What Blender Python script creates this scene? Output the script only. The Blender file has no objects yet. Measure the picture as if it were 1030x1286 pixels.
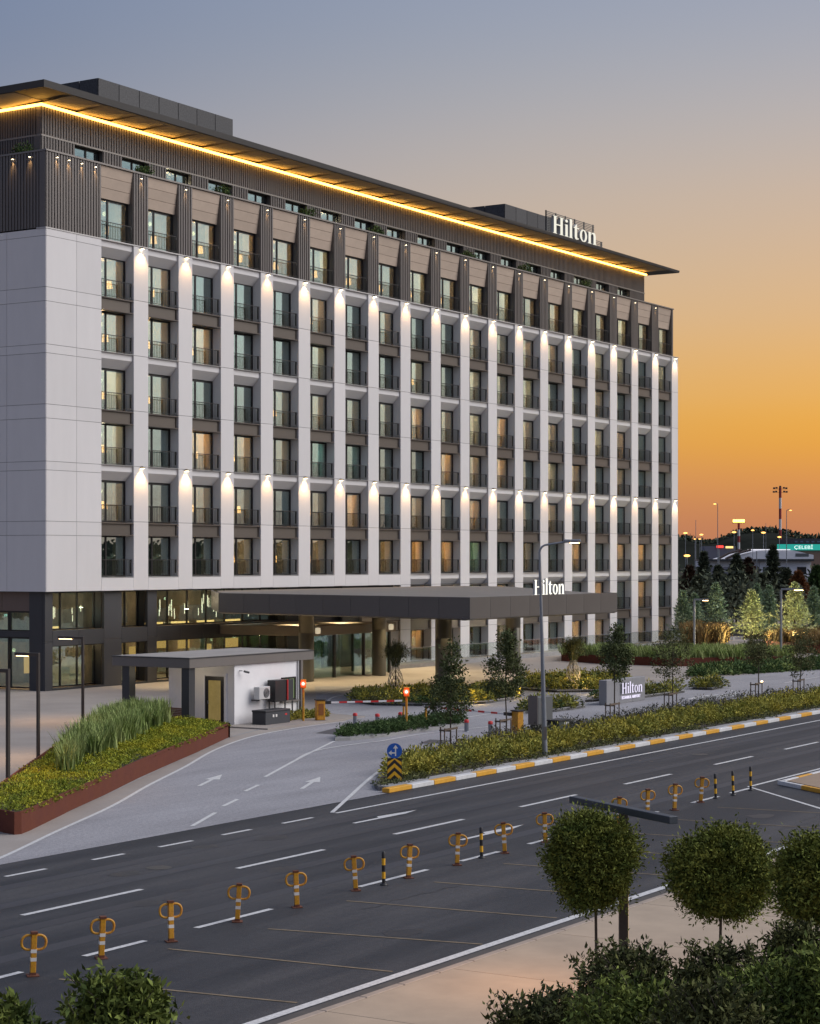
import bpy, bmesh, math, random
import numpy as np
from mathutils import Vector, Matrix
rad = math.radians
SC = bpy.context.scene
COL = SC.collection
random.seed(5)

# ------------------------------------------------------------------ camera, sky, sun, exposure
F_PX, CAM_H, CX, HY = 2500.0, 7.5, 515.0, 703.0
cam = bpy.data.objects.new('camera', bpy.data.cameras.new('camera'))
COL.objects.link(cam)
cam.location = (0, 0, CAM_H); cam.rotation_euler = (rad(90), 0, 0)
cam.data.sensor_fit = 'HORIZONTAL'; cam.data.sensor_width = 36
cam.data.lens = 36 * F_PX / 1030; cam.data.shift_y = 60 / 1030
cam.data.clip_start = 0.5; cam.data.clip_end = 9000
SC.camera = cam

GLOW_AZ = 25.0        # azimuth of the afterglow, degrees to the right of the view
w = bpy.data.worlds.new('World'); SC.world = w; w.use_nodes = True
nt = w.node_tree; nt.nodes.clear()
def N(t, **k):
    n = nt.nodes.new(t)
    for a, b in k.items(): setattr(n, a, b)
    return n
tc = N('ShaderNodeTexCoord'); sx = N('ShaderNodeSeparateXYZ')
nt.links.new(tc.outputs['Generated'], sx.inputs[0])
el = N('ShaderNodeMath', operation='ARCSINE'); nt.links.new(sx.outputs['Z'], el.inputs[0])
eln = N('ShaderNodeMapRange'); eln.inputs['From Min'].default_value = 0; eln.inputs['From Max'].default_value = rad(60)
nt.links.new(el.outputs[0], eln.inputs['Value'])
def ramp(stops):
    r = N('ShaderNodeValToRGB'); r.color_ramp.interpolation = 'B_SPLINE'
    e = r.color_ramp.elements
    while len(e) > 1: e.remove(e[-1])
    for i, (p, c) in enumerate(stops):
        q = e[0] if i == 0 else e.new(p / 60.0)
        q.position = p / 60.0; q.color = (*c, 1)
    nt.links.new(eln.outputs['Result'], r.inputs[0]); return r
warm = ramp([(0, (.50, .20, .11)), (1.2, (.54, .22, .10)), (2.4, (.62, .28, .085)), (3.4, (.70, .34, .055)), (4.6, (.70, .38, .09)), (6.9, (.63, .42, .22)), (10.3, (.51, .42, .35)), (12.9, (.41, .41, .43)), (15.7, (.30, .355, .46)), (24, (.30, .34, .46)), (60, (.27, .32, .47))])
cool = ramp([(0, (.40, .27, .23)), (2.5, (.62, .54, .50)), (6, (.82, .84, .82)), (9.5, (.66, .71, .76)), (13, (.20, .26, .37)), (17, (.15, .205, .33)), (30, (.26, .31, .44)), (60, (.27, .32, .47))])
dt = N('ShaderNodeVectorMath', operation='DOT_PRODUCT'); nt.links.new(tc.outputs['Generated'], dt.inputs[0])
dt.inputs[1].default_value = (math.sin(rad(GLOW_AZ)), math.cos(rad(GLOW_AZ)), 0)
mr = N('ShaderNodeMapRange', interpolation_type='SMOOTHSTEP'); nt.links.new(dt.outputs['Value'], mr.inputs['Value'])
mr.inputs['From Min'].default_value = .70; mr.inputs['From Max'].default_value = .985
mx = N('ShaderNodeMix', data_type='RGBA'); nt.links.new(mr.outputs['Result'], mx.inputs['Factor'])
dusk = ramp([(0, (.24, .21, .24)), (5, (.25, .24, .31)), (12, (.18, .22, .33)), (16, (.135, .19, .32)), (30, (.25, .30, .44)), (60, (.27, .32, .47))])
d2 = N('ShaderNodeVectorMath', operation='DOT_PRODUCT'); nt.links.new(tc.outputs['Generated'], d2.inputs[0]); d2.inputs[1].default_value = (math.sin(rad(70)), math.cos(rad(70)), 0)
m2 = N('ShaderNodeMapRange', interpolation_type='SMOOTHSTEP'); nt.links.new(d2.outputs['Value'], m2.inputs['Value']); m2.inputs['From Min'].default_value = .0; m2.inputs['From Max'].default_value = .85
mxc = N('ShaderNodeMix', data_type='RGBA'); nt.links.new(m2.outputs['Result'], mxc.inputs['Factor']); nt.links.new(dusk.outputs[0], mxc.inputs['A']); nt.links.new(cool.outputs[0], mxc.inputs['B'])
nt.links.new(mxc.outputs['Result'], mx.inputs['A']); nt.links.new(warm.outputs[0], mx.inputs['B'])
bg = N('ShaderNodeBackground'); nt.links.new(mx.outputs['Result'], bg.inputs['Color']); bg.inputs['Strength'].default_value = 0.98
sky = N('ShaderNodeTexSky', sky_type='NISHITA'); sky.sun_disc = False
sky.sun_elevation = rad(1.0); sky.sun_rotation = rad(GLOW_AZ); sky.dust_density = 3
bg2 = N('ShaderNodeBackground'); nt.links.new(sky.outputs[0], bg2.inputs['Color']); bg2.inputs['Strength'].default_value = 0.02
ad = N('ShaderNodeAddShader'); nt.links.new(bg.outputs[0], ad.inputs[0]); nt.links.new(bg2.outputs[0], ad.inputs[1])
wo = N('ShaderNodeOutputWorld'); nt.links.new(ad.outputs[0], wo.inputs['Surface'])

sd = bpy.data.lights.new('afterglow_sun', 'SUN'); sd.energy = 2.8; sd.angle = rad(55); sd.color = (1, .95, .915)
so = bpy.data.objects.new('afterglow_sun', sd); COL.objects.link(so)
_d = Vector((math.sin(rad(88)), math.cos(rad(88)), math.tan(rad(38))))
so.rotation_euler = _d.to_track_quat('Z', 'Y').to_euler()
vs = SC.view_settings; vs.view_transform = 'Standard'; vs.look = 'None'; vs.exposure = 0; vs.gamma = 1; vs.use_curve_mapping = False
SC.render.engine = 'CYCLES'
try:
    SC.cycles.use_light_tree = True
    SC.cycles.max_bounces = 6; SC.cycles.transparent_max_bounces = 12
    SC.cycles.sample_clamp_indirect = 3
except Exception: pass

# ------------------------------------------------------------------ site frame: s along the facade, n out of it
TH = math.atan(.626); ROT = rad(90) - TH
U = Vector((math.sin(TH), math.cos(TH), 0)); NN = Vector((math.cos(TH), -math.sin(TH), 0)); O = Vector((-20.67, 113., 0))
def W(s, n, z=0): return O + U * s + NN * n + Vector((0, 0, z))
def G(u, v, z=0):                       # the point of the plane at height z seen at (u, v)
    Y = F_PX * (CAM_H - z) / (v - HY); return Vector(((u - CX) / F_PX * Y, Y, z))
def SNp(u, v, z=0):
    d = G(u, v, z) - O; return d.dot(U), d.dot(NN)
def at(u, Y, z=0): return Vector(((u - CX) / F_PX * Y, Y, z))
def zat(v, Y): return CAM_H - (v - HY) * Y / F_PX

# ------------------------------------------------------------------ materials
MATS = {}
def mat(name, col, rough=.6, metal=0., noise=0., nscale=4., rnd=0., emit=None, estr=0., bump=0., bscale=30., spec=.5, island=0., stretch=None, col2=None, road=None, speck=0.):
    if name in MATS: return MATS[name]
    m = bpy.data.materials.new(name); m.use_nodes = True; t = m.node_tree; b = t.nodes['Principled BSDF']
    L = t.links.new
    b.inputs['Roughness'].default_value = rough; b.inputs['Metallic'].default_value = metal
    b.inputs['Specular IOR Level'].default_value = spec
    c = t.nodes.new('ShaderNodeRGB'); c.outputs[0].default_value = (*col, 1); out = c.outputs[0]
    tcn = t.nodes.new('ShaderNodeTexCoord'); vec = tcn.outputs['Object']
    if stretch:
        mp = t.nodes.new('ShaderNodeMapping'); mp.inputs['Scale'].default_value = stretch; L(vec, mp.inputs[0]); vec = mp.outputs[0]
    if road:
        mp = t.nodes.new('ShaderNodeMapping'); mp.vector_type = 'TEXTURE'; mp.inputs['Scale'].default_value = road; mp.inputs['Rotation'].default_value = (0, 0, ROT); raw = vec; L(vec, mp.inputs[0]); vec = mp.outputs[0]
    if noise or col2:
        n = t.nodes.new('ShaderNodeTexNoise'); n.inputs['Scale'].default_value = nscale; n.inputs['Detail'].default_value = 6; n.inputs['Roughness'].default_value = .62; L(vec, n.inputs['Vector'])
        if col2:
            mm = t.nodes.new('ShaderNodeMix'); mm.data_type = 'RGBA'
            rr = t.nodes.new('ShaderNodeMapRange'); rr.inputs['From Min'].default_value = .38; rr.inputs['From Max'].default_value = .62; L(n.outputs['Fac'], rr.inputs['Value'])
            L(rr.outputs['Result'], mm.inputs['Factor']); L(out, mm.inputs['A']); mm.inputs['B'].default_value = (*col2, 1); out = mm.outputs['Result']
        if noise:
            r = t.nodes.new('ShaderNodeMapRange'); r.inputs['From Min'].default_value = .3; r.inputs['From Max'].default_value = .7
            r.inputs['To Min'].default_value = 1 - noise; r.inputs['To Max'].default_value = 1 + noise; L(n.outputs['Fac'], r.inputs['Value'])
            v = t.nodes.new('ShaderNodeVectorMath'); v.operation = 'SCALE'; L(out, v.inputs[0]); L(r.outputs['Result'], v.inputs['Scale']); out = v.outputs[0]
            rv = t.nodes.new('ShaderNodeMapRange'); rv.inputs['To Min'].default_value = max(0, rough - .12); rv.inputs['To Max'].default_value = min(1, rough + .12)
            L(n.outputs['Fac'], rv.inputs['Value']); L(rv.outputs['Result'], b.inputs['Roughness'])
    if road: vec = raw
    if speck:
        for sc_, am in ((9., speck * .45), (38., speck)):
            n3 = t.nodes.new('ShaderNodeTexNoise'); n3.inputs['Scale'].default_value = sc_; n3.inputs['Detail'].default_value = 3; L(vec, n3.inputs['Vector'])
            r3 = t.nodes.new('ShaderNodeMapRange'); r3.inputs['From Min'].default_value = .3; r3.inputs['From Max'].default_value = .7; r3.inputs['To Min'].default_value = 1 - am; r3.inputs['To Max'].default_value = 1 + am; L(n3.outputs['Fac'], r3.inputs['Value'])
            v3 = t.nodes.new('ShaderNodeVectorMath'); v3.operation = 'SCALE'; L(out, v3.inputs[0]); L(r3.outputs['Result'], v3.inputs['Scale']); out = v3.outputs[0]
    if rnd or island:
        if island: o_ = t.nodes.new('ShaderNodeNewGeometry').outputs['Random Per Island']; k = island
        else: o_ = t.nodes.new('ShaderNodeObjectInfo').outputs['Random']; k = rnd
        r = t.nodes.new('ShaderNodeMapRange'); r.inputs['To Min'].default_value = 1 - k; r.inputs['To Max'].default_value = 1 + k; L(o_, r.inputs['Value'])
        v = t.nodes.new('ShaderNodeVectorMath'); v.operation = 'SCALE'; L(out, v.inputs[0]); L(r.outputs['Result'], v.inputs['Scale']); out = v.outputs[0]
    L(out, b.inputs['Base Color'])
    if bump:
        n2 = t.nodes.new('ShaderNodeTexNoise'); n2.inputs['Scale'].default_value = bscale; n2.inputs['Detail'].default_value = 5; L(vec, n2.inputs['Vector'])
        bu = t.nodes.new('ShaderNodeBump'); bu.inputs['Strength'].default_value = bump; bu.inputs['Distance'].default_value = .02; L(n2.outputs['Fac'], bu.inputs['Height']); L(bu.outputs[0], b.inputs['Normal'])
    if emit: b.inputs['Emission Color'].default_value = (*emit, 1); b.inputs['Emission Strength'].default_value = estr
    MATS[name] = m; return m

def glass(name, tint, fac, rtint=(1, 1, 1), rough=.01):
    m = bpy.data.materials.new(name); m.use_nodes = True; t = m.node_tree; t.nodes.clear(); L = t.links.new
    o = t.nodes.new('ShaderNodeOutputMaterial'); mi = t.nodes.new('ShaderNodeMixShader'); tr = t.nodes.new('ShaderNodeBsdfTransparent'); gl = t.nodes.new('ShaderNodeBsdfGlossy')
    tr.inputs[0].default_value = (*tint, 1); gl.inputs['Color'].default_value = (*rtint, 1); gl.inputs['Roughness'].default_value = rough
    lw = t.nodes.new('ShaderNodeLayerWeight'); lw.inputs[0].default_value = .35
    ma = t.nodes.new('ShaderNodeMath'); ma.operation = 'MULTIPLY_ADD'; ma.inputs[1].default_value = .30; ma.inputs[2].default_value = fac; ma.use_clamp = True
    L(lw.outputs['Fresnel'], ma.inputs[0]); L(ma.outputs[0], mi.inputs[0]); L(tr.outputs[0], mi.inputs[1]); L(gl.outputs[0], mi.inputs[2]); L(mi.outputs[0], o.inputs[0])
    # faint waviness of real panes
    n = t.nodes.new('ShaderNodeTexNoise'); n.inputs['Scale'].default_value = 1.1; b = t.nodes.new('ShaderNodeBump'); b.inputs['Strength'].default_value = .12; b.inputs['Distance'].default_value = .05
    tcn = t.nodes.new('ShaderNodeTexCoord'); L(tcn.outputs['Object'], n.inputs[0]); L(n.outputs[0], b.inputs['Height']); L(b.outputs[0], gl.inputs['Normal'])
    MATS[name] = m; return m
def emis(name, col, s, sample=True):
    m = bpy.data.materials.new(name); m.use_nodes = True; t = m.node_tree; t.nodes.clear()
    o = t.nodes.new('ShaderNodeOutputMaterial'); e = t.nodes.new('ShaderNodeEmission'); e.inputs[0].default_value = (*col, 1); e.inputs[1].default_value = s
    t.links.new(e.outputs[0], o.inputs[0])
    if not sample: m.cycles.emission_sampling = 'NONE'
    MATS[name] = m; return m

WHITE = mat('white_facade_panel', (.64, .62, .615), .5, noise=.028, nscale=.9, rnd=.035, stretch=(1.2, 1.2, .3))
JOINT = mat('dark_joint', (.17, .165, .165), .8)
RIB = mat('ribbed_bronze_metal', (.135, .120, .112), .42, .35, noise=.12, nscale=.6, stretch=(1, 1, .15))
RIBD = mat('dark_bronze_trim', (.055, .050, .048), .45, .3)
BOARD = mat('beige_composite_board', (.44, .345, .27), .6, noise=.08, nscale=1.5, rnd=.07)
FRAME = mat('black_window_frame', (.022, .020, .019), .35, .3)
SPAND = mat('bronze_spandrel', (.125, .105, .088), .4, .4, rnd=.08)
RAILM = mat('railing_metal', (.04, .037, .035), .4, .5)
PANE = glass('coated_glass', (.94, .95, .91), .33, (.86, 1.0, .97))
CLEAR = glass('balustrade_glass', (.95, .98, .97), .02, (.9, 1, 1))
SHOPG = glass('lobby_glass', (.95, .96, .94), .13, (.75, 1, .97))
def cloth(name, m):
    t = m.node_tree; b = t.nodes['Principled BSDF']; tr = t.nodes.new('ShaderNodeBsdfTranslucent'); mi = t.nodes.new('ShaderNodeMixShader'); mi.inputs[0].default_value = .55
    o = [n for n in t.nodes if n.type == 'OUTPUT_MATERIAL'][0]; src = b.inputs['Base Color'].links[0].from_socket; t.links.new(src, tr.inputs[0]); t.links.new(b.outputs[0], mi.inputs[1]); t.links.new(tr.outputs[0], mi.inputs[2]); t.links.new(mi.outputs[0], o.inputs[0]); return m
CURT = cloth('c', mat('beige_curtain', (.62, .50, .32), .8, noise=.25, nscale=5, stretch=(6, 1, .1), rnd=.35))
CURTB = cloth('b', mat('teal_blind', (.12, .30, .34), .7))
ROOMM = mat('hotel_room_plaster', (.30, .24, .18), .8, rnd=.5)
CONC = mat('plaza_concrete', (.31, .275, .245), .75, noise=.13, nscale=.35, bump=.15, bscale=14, speck=.10)
ASPH = mat('dark_asphalt', (.019, .021, .027), .66, noise=.55, nscale=.5, bump=.5, bscale=45, road=(8, .8, 1), speck=.45, col2=(.036, .035, .037))
ASPH2 = mat('drive_asphalt', (.285, .28, .295), .85, noise=.15, nscale=.7, bump=.7, bscale=30, road=(5, 1, 1), speck=.34)
PAINT = mat('white_road_paint', (.68, .68, .67), .6, noise=.14, nscale=11, speck=.16, col2=(.46, .46, .455))
PAINTY = mat('faded_yellow_line', (.20, .155, .095), .7, noise=.35, nscale=3)
KW = mat('kerb_white_paint', (.60, .60, .60), .6, noise=.12, nscale=5)
KY = mat('kerb_yellow_paint', (.66, .33, .025), .55, noise=.12, nscale=5)
KG = mat('kerb_stone_grey', (.30, .295, .29), .75, noise=.12, nscale=3)
CORTEN = mat('corten_steel', (.145, .045, .026), .8, 0, noise=.25, nscale=1.4, col2=(.10, .032, .022), spec=.2, speck=.15)
SOIL = mat('planting_soil', (.045, .035, .026), .95, noise=.3, nscale=3, bump=.8)
CANO = mat('canopy_metal', (.115, .103, .094), .40, .25, noise=.07, nscale=.3, rnd=.03)
CROOF = mat('canopy_top_membrane', (.17, .155, .14), .8, noise=.15, nscale=.8)
COLM = mat('bronze_column', (.12, .112, .09), .36, .5)
PODM = mat('charcoal_cladding', (.038, .038, .042), .5, .0, noise=.1, nscale=.5, rnd=.12)
BROWNP = mat('brown_cladding', (.15, .105, .085), .55, noise=.1, nscale=1, stretch=(3, 1, .3))
STUC = mat('white_render', (.80, .79, .79), .75, noise=.05, nscale=1.2, bump=.1, bscale=60)
GREYM = mat('grey_fascia', (.17, .152, .138), .55, .2, noise=.05, nscale=.5)
DGREY = mat('dark_grey_metal', (.05, .052, .056), .45, .3)
BLACKM = mat('black_plastic', (.018, .018, .020), .45)
YELP = mat('traffic_yellow_paint', (.66, .34, .020), .45, noise=.25, nscale=11, col2=(.42, .17, .02), speck=.2)
RUST = mat('chipped_rust', (.12, .04, .02), .8, noise=.3, nscale=20)
REFL = mat('white_reflective_band', (.72, .70, .66), .5)
REDP = mat('red_paint', (.55, .03, .03), .4)
PINKW = mat('barrier_arm_white', (.72, .70, .70), .45)
STEEL = mat('galvanised_steel', (.26, .28, .31), .42, .6, noise=.06, nscale=3)
LAMPB = mat('bronze_lamp_post', (.06, .050, .045), .45, .4)
WOOD = mat('bench_wood', (.22, .105, .06), .55, noise=.2, nscale=5, stretch=(1, 1, 8))
STAKE = mat('stake_wood', (.13, .095, .07), .8, noise=.2, nscale=5)
BARK = mat('tree_bark', (.075, .058, .045), .9, noise=.3, nscale=9, bump=.8)
BLUE = mat('blue_sign', (.012, .10, .42), .35)
SIGNY = mat('sign_yellow', (.80, .42, .02), .4)
ACW = mat('ac_casing', (.55, .55, .54), .4)
DOORG = mat('door_lit_glass', (.20, .15, .06), .15, emit=(.9, .66, .22), estr=.16, noise=.4, nscale=1.5)
WGREEN = mat('booth_window_glass', (.16, .22, .12), .12, emit=(.6, .8, .35), estr=.25)
E_LED = emis('led_warm', (1, .49, .085), 9)
E_LAMP = emis('lamp_warm_white', (1, .80, .50), 14, False)
E_STREET = emis('street_lamp_light', (1, .62, .28), 16, False)
E_RED = emis('signal_red', (1, .05, .03), 9)
E_REDC = emis('signal_core', (1, .62, .5), 6, False)
E_LET = emis('letter_white', (1, .96, .84), 1.5)
E_ROOML = emis('room_lamp_orange', (1, .50, .16), 4, False)
E_TEAL = emis('teal_sign_light', (.03, .40, .34), .9, False)
E_FLOOD = emis('floodlight_yellow', (1, .62, .08), 9, False)
E_PEND = emis('pendant_light', (1, .92, .62), 2.2, False)
E_LOB = emis('lobby_glow', (1, .66, .22), 1.6, False)
def leafm(name, c, c2, isl=.45, ns=1.2): return mat(name, c, .75, island=isl, col2=c2, nscale=ns, spec=.12)
L_BALL = leafm('standard_tree_leaf', (.19, .20, .040), (.095, .125, .028), .6, 3.5)
L_SHRUB = leafm('dark_shrub_leaf', (.10, .105, .034), (.055, .065, .026), .6, 2.5)
L_SHRUBY = leafm('light_shrub_leaf', (.16, .19, .042), (.085, .12, .032), .55, 2.5)
L_LIME = leafm('lime_ground_cover', (.40, .37, .035), (.19, .24, .035), .5, 1.1)
L_GRASS = leafm('phormium_blade', (.32, .37, .14), (.20, .27, .08), .4)
L_HEDGE = leafm('dark_green_hedge', (.085, .135, .045), (.05, .09, .034), .45)
L_YEL = leafm('yellow_green_shrub', (.40, .34, .06), (.21, .23, .055), .45, .9)
L_OLIVE = leafm('olive_green_tree', (.14, .14, .060), (.09, .105, .045), .5)
L_YOUNG = leafm('young_tree_leaf', (.105, .125, .050), (.07, .09, .040), .5)
L_PINE = leafm('pale_pine_needle', (.60, .60, .28), (.40, .47, .22), .35, .6)
L_BLUEP = leafm('blue_green_pine', (.30, .38, .24), (.20, .29, .18), .35, .6)
L_DARKT = leafm('dark_conifer', (.085, .095, .058), (.055, .07, .046), .40, .3)
L_BROWNT = leafm('brown_tree', (.075, .042, .026), (.05, .032, .022), .45, .4)
L_OR = leafm('rust_orange_leaf', (.22, .085, .028), (.13, .06, .028), .4, .5)
L_MIX = leafm('straw_grass', (.30, .19, .075), (.17, .13, .055), .4, .7)

# ------------------------------------------------------------------ builders
def link(o, parent=None, loc=None, rz=None):
    COL.objects.link(o)
    if parent is not None: o.parent = parent
    if loc is not None: o.location = loc
    if rz is not None: o.rotation_euler = (0, 0, rz)
    return o
def tag(o, label=None, cat=None, group=None, kind=None):
    if label: o['label'] = label
    if cat: o['category'] = cat
    if group: o['group'] = group
    if kind: o['kind'] = kind
    return o
def thing(name, label, cat, loc=(0, 0, 0), rz=0, group=None):
    return tag(link(bpy.data.objects.new(name, None), None, loc, rz), label, cat, group)
def rot_to(d):
    return Vector(d).to_track_quat('Z', 'Y').to_matrix()
class MB:
    def __init__(s): s.v = []; s.f = []; s.mi = []; s.cur = 0; s.sm = []
    def add(s, vs, fs, smooth=False):
        k = len(s.v); s.v += [tuple(v) for v in vs]
        for f in fs: s.f.append([i + k for i in f]); s.mi.append(s.cur); s.sm.append(smooth)
        return s
    def m(s, i): s.cur = i; return s
    def box(s, x0, x1, y0, y1, z0, z1):
        return s.add([(x0, y0, z0), (x1, y0, z0), (x1, y1, z0), (x0, y1, z0), (x0, y0, z1), (x1, y0, z1), (x1, y1, z1), (x0, y1, z1)],
                     [(0, 3, 2, 1), (4, 5, 6, 7), (0, 1, 5, 4), (1, 2, 6, 5), (2, 3, 7, 6), (3, 0, 4, 7)])
    def prism(s, poly, z0, z1):        # counter-clockwise polygon in x,y
        n = len(poly); a = sum(poly[i][0] * poly[(i + 1) % n][1] - poly[(i + 1) % n][0] * poly[i][1] for i in range(n))
        if a < 0: poly = poly[::-1]
        return s.add([(p[0], p[1], z0) for p in poly] + [(p[0], p[1], z1) for p in poly],
                     [tuple(range(n))[::-1], tuple(range(n, 2 * n))] + [(i, (i + 1) % n, n + (i + 1) % n, n + i) for i in range(n)])
    def ext(s, prof, x0, x1):          # profile in (y,z) extruded along x
        n = len(prof); return s.add([(x0, p[0], p[1]) for p in prof] + [(x1, p[0], p[1]) for p in prof],
                     [tuple(range(n))[::-1], tuple(range(n, 2 * n))] + [(i, (i + 1) % n, n + (i + 1) % n, n + i) for i in range(n)])
    def tube(s, pts, r, k=8, cap=True):
        pts = [Vector(p) for p in pts]; rs = r if isinstance(r, (list, tuple)) else [r] * len(pts); V = []
        up = None
        for i, p in enumerate(pts):
            d = (pts[min(i + 1, len(pts) - 1)] - pts[max(i - 1, 0)]).normalized()
            if up is None: up = Vector((0, 0, 1)) if abs(d.z) < .9 else Vector((1, 0, 0))
            a = d.cross(up).normalized(); b = a.cross(d).normalized(); up = b
            V += [p + (a * math.cos(2 * math.pi * j / k) + b * math.sin(2 * math.pi * j / k)) * rs[i] for j in range(k)]
        Fs = []
        for i in range(len(pts) - 1):
            for j in range(k): Fs.append((i * k + j, i * k + (j + 1) % k, (i + 1) * k + (j + 1) % k, (i + 1) * k + j))
        s.add(V, Fs, True)
        if cap: s.add([V[j] for j in range(k)], [tuple(range(k))]); s.add([V[-k + j] for j in range(k)], [tuple(range(k))[::-1]])
        return s
    def lathe(s, prof, k=16, c=(0, 0)):
        V = [(c[0] + r * math.cos(2 * math.pi * j / k), c[1] + r * math.sin(2 * math.pi * j / k), z) for r, z in prof for j in range(k)]
        return s.add(V, [(i * k + j, i * k + (j + 1) % k, (i + 1) * k + (j + 1) % k, (i + 1) * k + j) for i in range(len(prof) - 1) for j in range(k)], True)
    def mesh(s, name, mats, bevel=0):
        me = bpy.data.meshes.new(name); me.from_pydata(s.v, [], s.f)
        if not isinstance(mats, (list, tuple)): mats = [mats]
        for m_ in mats: me.materials.append(m_)
        me.polygons.foreach_set('material_index', s.mi); me.polygons.foreach_set('use_smooth', s.sm); me.update()
        if bevel:
            b = bmesh.new(); b.from_mesh(me); bmesh.ops.bevel(b, geom=b.edges, offset=bevel, segments=1, affect='EDGES', profile=.5); b.to_mesh(me); b.free()
        return me
    def build(s, name, mats, parent=None, loc=None, rz=None, bevel=0):
        return link(bpy.data.objects.new(name, s.mesh(name, mats, bevel)), parent, loc, rz)
def inst(name, me, parent=None, loc=None, rz=None):
    return link(bpy.data.objects.new(name, me), parent, loc, rz)
def copy_tree(o, parent=None):
    c = o.copy(); COL.objects.link(c); c.parent = parent
    for ch in list(o.children): copy_tree(ch, c)
    return c
def npmesh(name, V, quads, m):
    me = bpy.data.meshes.new(name); me.vertices.add(len(V)); me.vertices.foreach_set('co', V.astype(np.float32).ravel())
    nq = len(quads); k = quads.shape[1]; me.loops.add(nq * k); me.loops.foreach_set('vertex_index', quads.astype(np.int32).ravel())
    me.polygons.add(nq); me.polygons.foreach_set('loop_start', np.arange(0, nq * k, k, dtype=np.int32)); me.polygons.foreach_set('loop_total', np.full(nq, k, dtype=np.int32))
    me.materials.append(m); me.update(); me.validate(); return me
def leaves(name, P, size, m, seed=0, aspect=.42, updir=.25, outward=None):
    r = np.random.default_rng(seed); n = len(P)
    d = r.normal(size=(n, 3)); d[:, 2] += updir
    if outward is not None: d += outward
    d /= np.linalg.norm(d, axis=1)[:, None]
    q = r.normal(size=(n, 3)); sv = np.cross(d, q); sv /= np.linalg.norm(sv, axis=1)[:, None] + 1e-9
    nn = np.cross(d, sv); sz = (size * r.uniform(.6, 1.3, n))[:, None]
    V = np.stack([P, P + d * sz * .45 + sv * sz * aspect * .5 + nn * sz * .08, P + d * sz, P + d * sz * .45 - sv * sz * aspect * .5 + nn * sz * .08], 1).reshape(-1, 3)
    return npmesh(name, V, np.arange(n * 4).reshape(n, 4), m)
def blades(name, P, h, wd, m, seed=0, lean=.35):
    r = np.random.default_rng(seed); n = len(P); a = r.uniform(0, 2 * np.pi, n)
    hd = np.stack([np.cos(a), np.sin(a), np.zeros(n)], 1); sv = np.stack([-np.sin(a), np.cos(a), np.zeros(n)], 1)
    hh = (h * r.uniform(.55, 1.15, n))[:, None]; ln = (lean * r.uniform(.1, 1.3, n))[:, None] * hh; up = np.array([0, 0, 1.])
    M = P + up * hh * .6 + hd * ln * .35; T = P + up * hh + hd * ln; ww = wd * .5
    V = np.stack([P - sv * ww, P + sv * ww, M + sv * ww * .9, M - sv * ww * .9, M - sv * ww * .9, M + sv * ww * .9, T + sv * ww * .1, T - sv * ww * .1], 1).reshape(-1, 3)
    return npmesh(name, V, np.arange(n * 8).reshape(n * 2, 4), m)
def inpoly(P, poly):
    x, y = P[:, 0], P[:, 1]; r = np.zeros(len(P), bool); n = len(poly); j = n - 1
    for i in range(n):
        xi, yi = poly[i][0], poly[i][1]; xj, yj = poly[j][0], poly[j][1]
        with np.errstate(divide='ignore', invalid='ignore'):
            r ^= ((yi > y) != (yj > y)) & (x < (xj - xi) * (y - yi) / (yj - yi + 1e-12) + xi)
        j = i
    return r
def scatter(poly, n, seed):
    r = np.random.default_rng(seed); A = np.array([[p[0], p[1]] for p in poly]); lo, hi = A.min(0), A.max(0); out = np.zeros((0, 2))
    while len(out) < n:
        c = r.uniform(lo, hi, (n * 3, 2)); out = np.concatenate([out, c[inpoly(c, poly)]])
    return out[:n]
def bed(name, poly, z, h, clump, nclump, per, leaf, m, seed, label, aspect=.42):
    """ground cover: rounded clumps of leaves filling a polygon"""
    r = np.random.default_rng(seed); C = scatter(poly, nclump, seed); k = nclump * per
    d = r.normal(size=(k, 3)); d /= np.linalg.norm(d, axis=1)[:, None]; d[:, 2] = np.abs(d[:, 2])
    rad_ = np.repeat(r.uniform(.65, 1.25, nclump), per)[:, None]
    P = np.repeat(np.c_[C, np.full(nclump, z)], per, 0) + d * rad_ * np.array([clump, clump, h]) * r.uniform(.7, 1., k)[:, None]
    o = link(bpy.data.objects.new(name, leaves(name, P, leaf, m, seed, aspect, .2, d * 1.2)))
    return tag(o, label, None, None, 'stuff')

# ------------------------------------------------------------------ ground, roads and pavements
def flat(name, pts, z, m, kind='structure', parent=None, label=None):
    c = MB(); n = len(pts); pts = [(p[0], p[1]) for p in pts]
    a = sum(pts[i][0] * pts[(i + 1) % n][1] - pts[(i + 1) % n][0] * pts[i][1] for i in range(n))
    if a < 0: pts = pts[::-1]
    c.add([(p[0], p[1], z) for p in pts], [tuple(range(n))]); o = c.build(name, m, parent)
    if kind: o['kind'] = kind
    if label: o['label'] = label
    return o
ground = flat('ground', [(-3500, -200), (3500, -200), (3500, 7000), (-3500, 7000)], -.01, mat('far_ground', (.035, .035, .028), .95, spec=.05, noise=.3, nscale=.02))
plaza = flat('plaza', [W(-120, 42.9), W(150, 42.9), W(150, -110), W(-120, -110)], 0.0, CONC)
road = flat('road', [W(-300, 43.0), W(700, 43.0), W(700, 59.4), W(-300, 59.4)], .004, ASPH)
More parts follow.
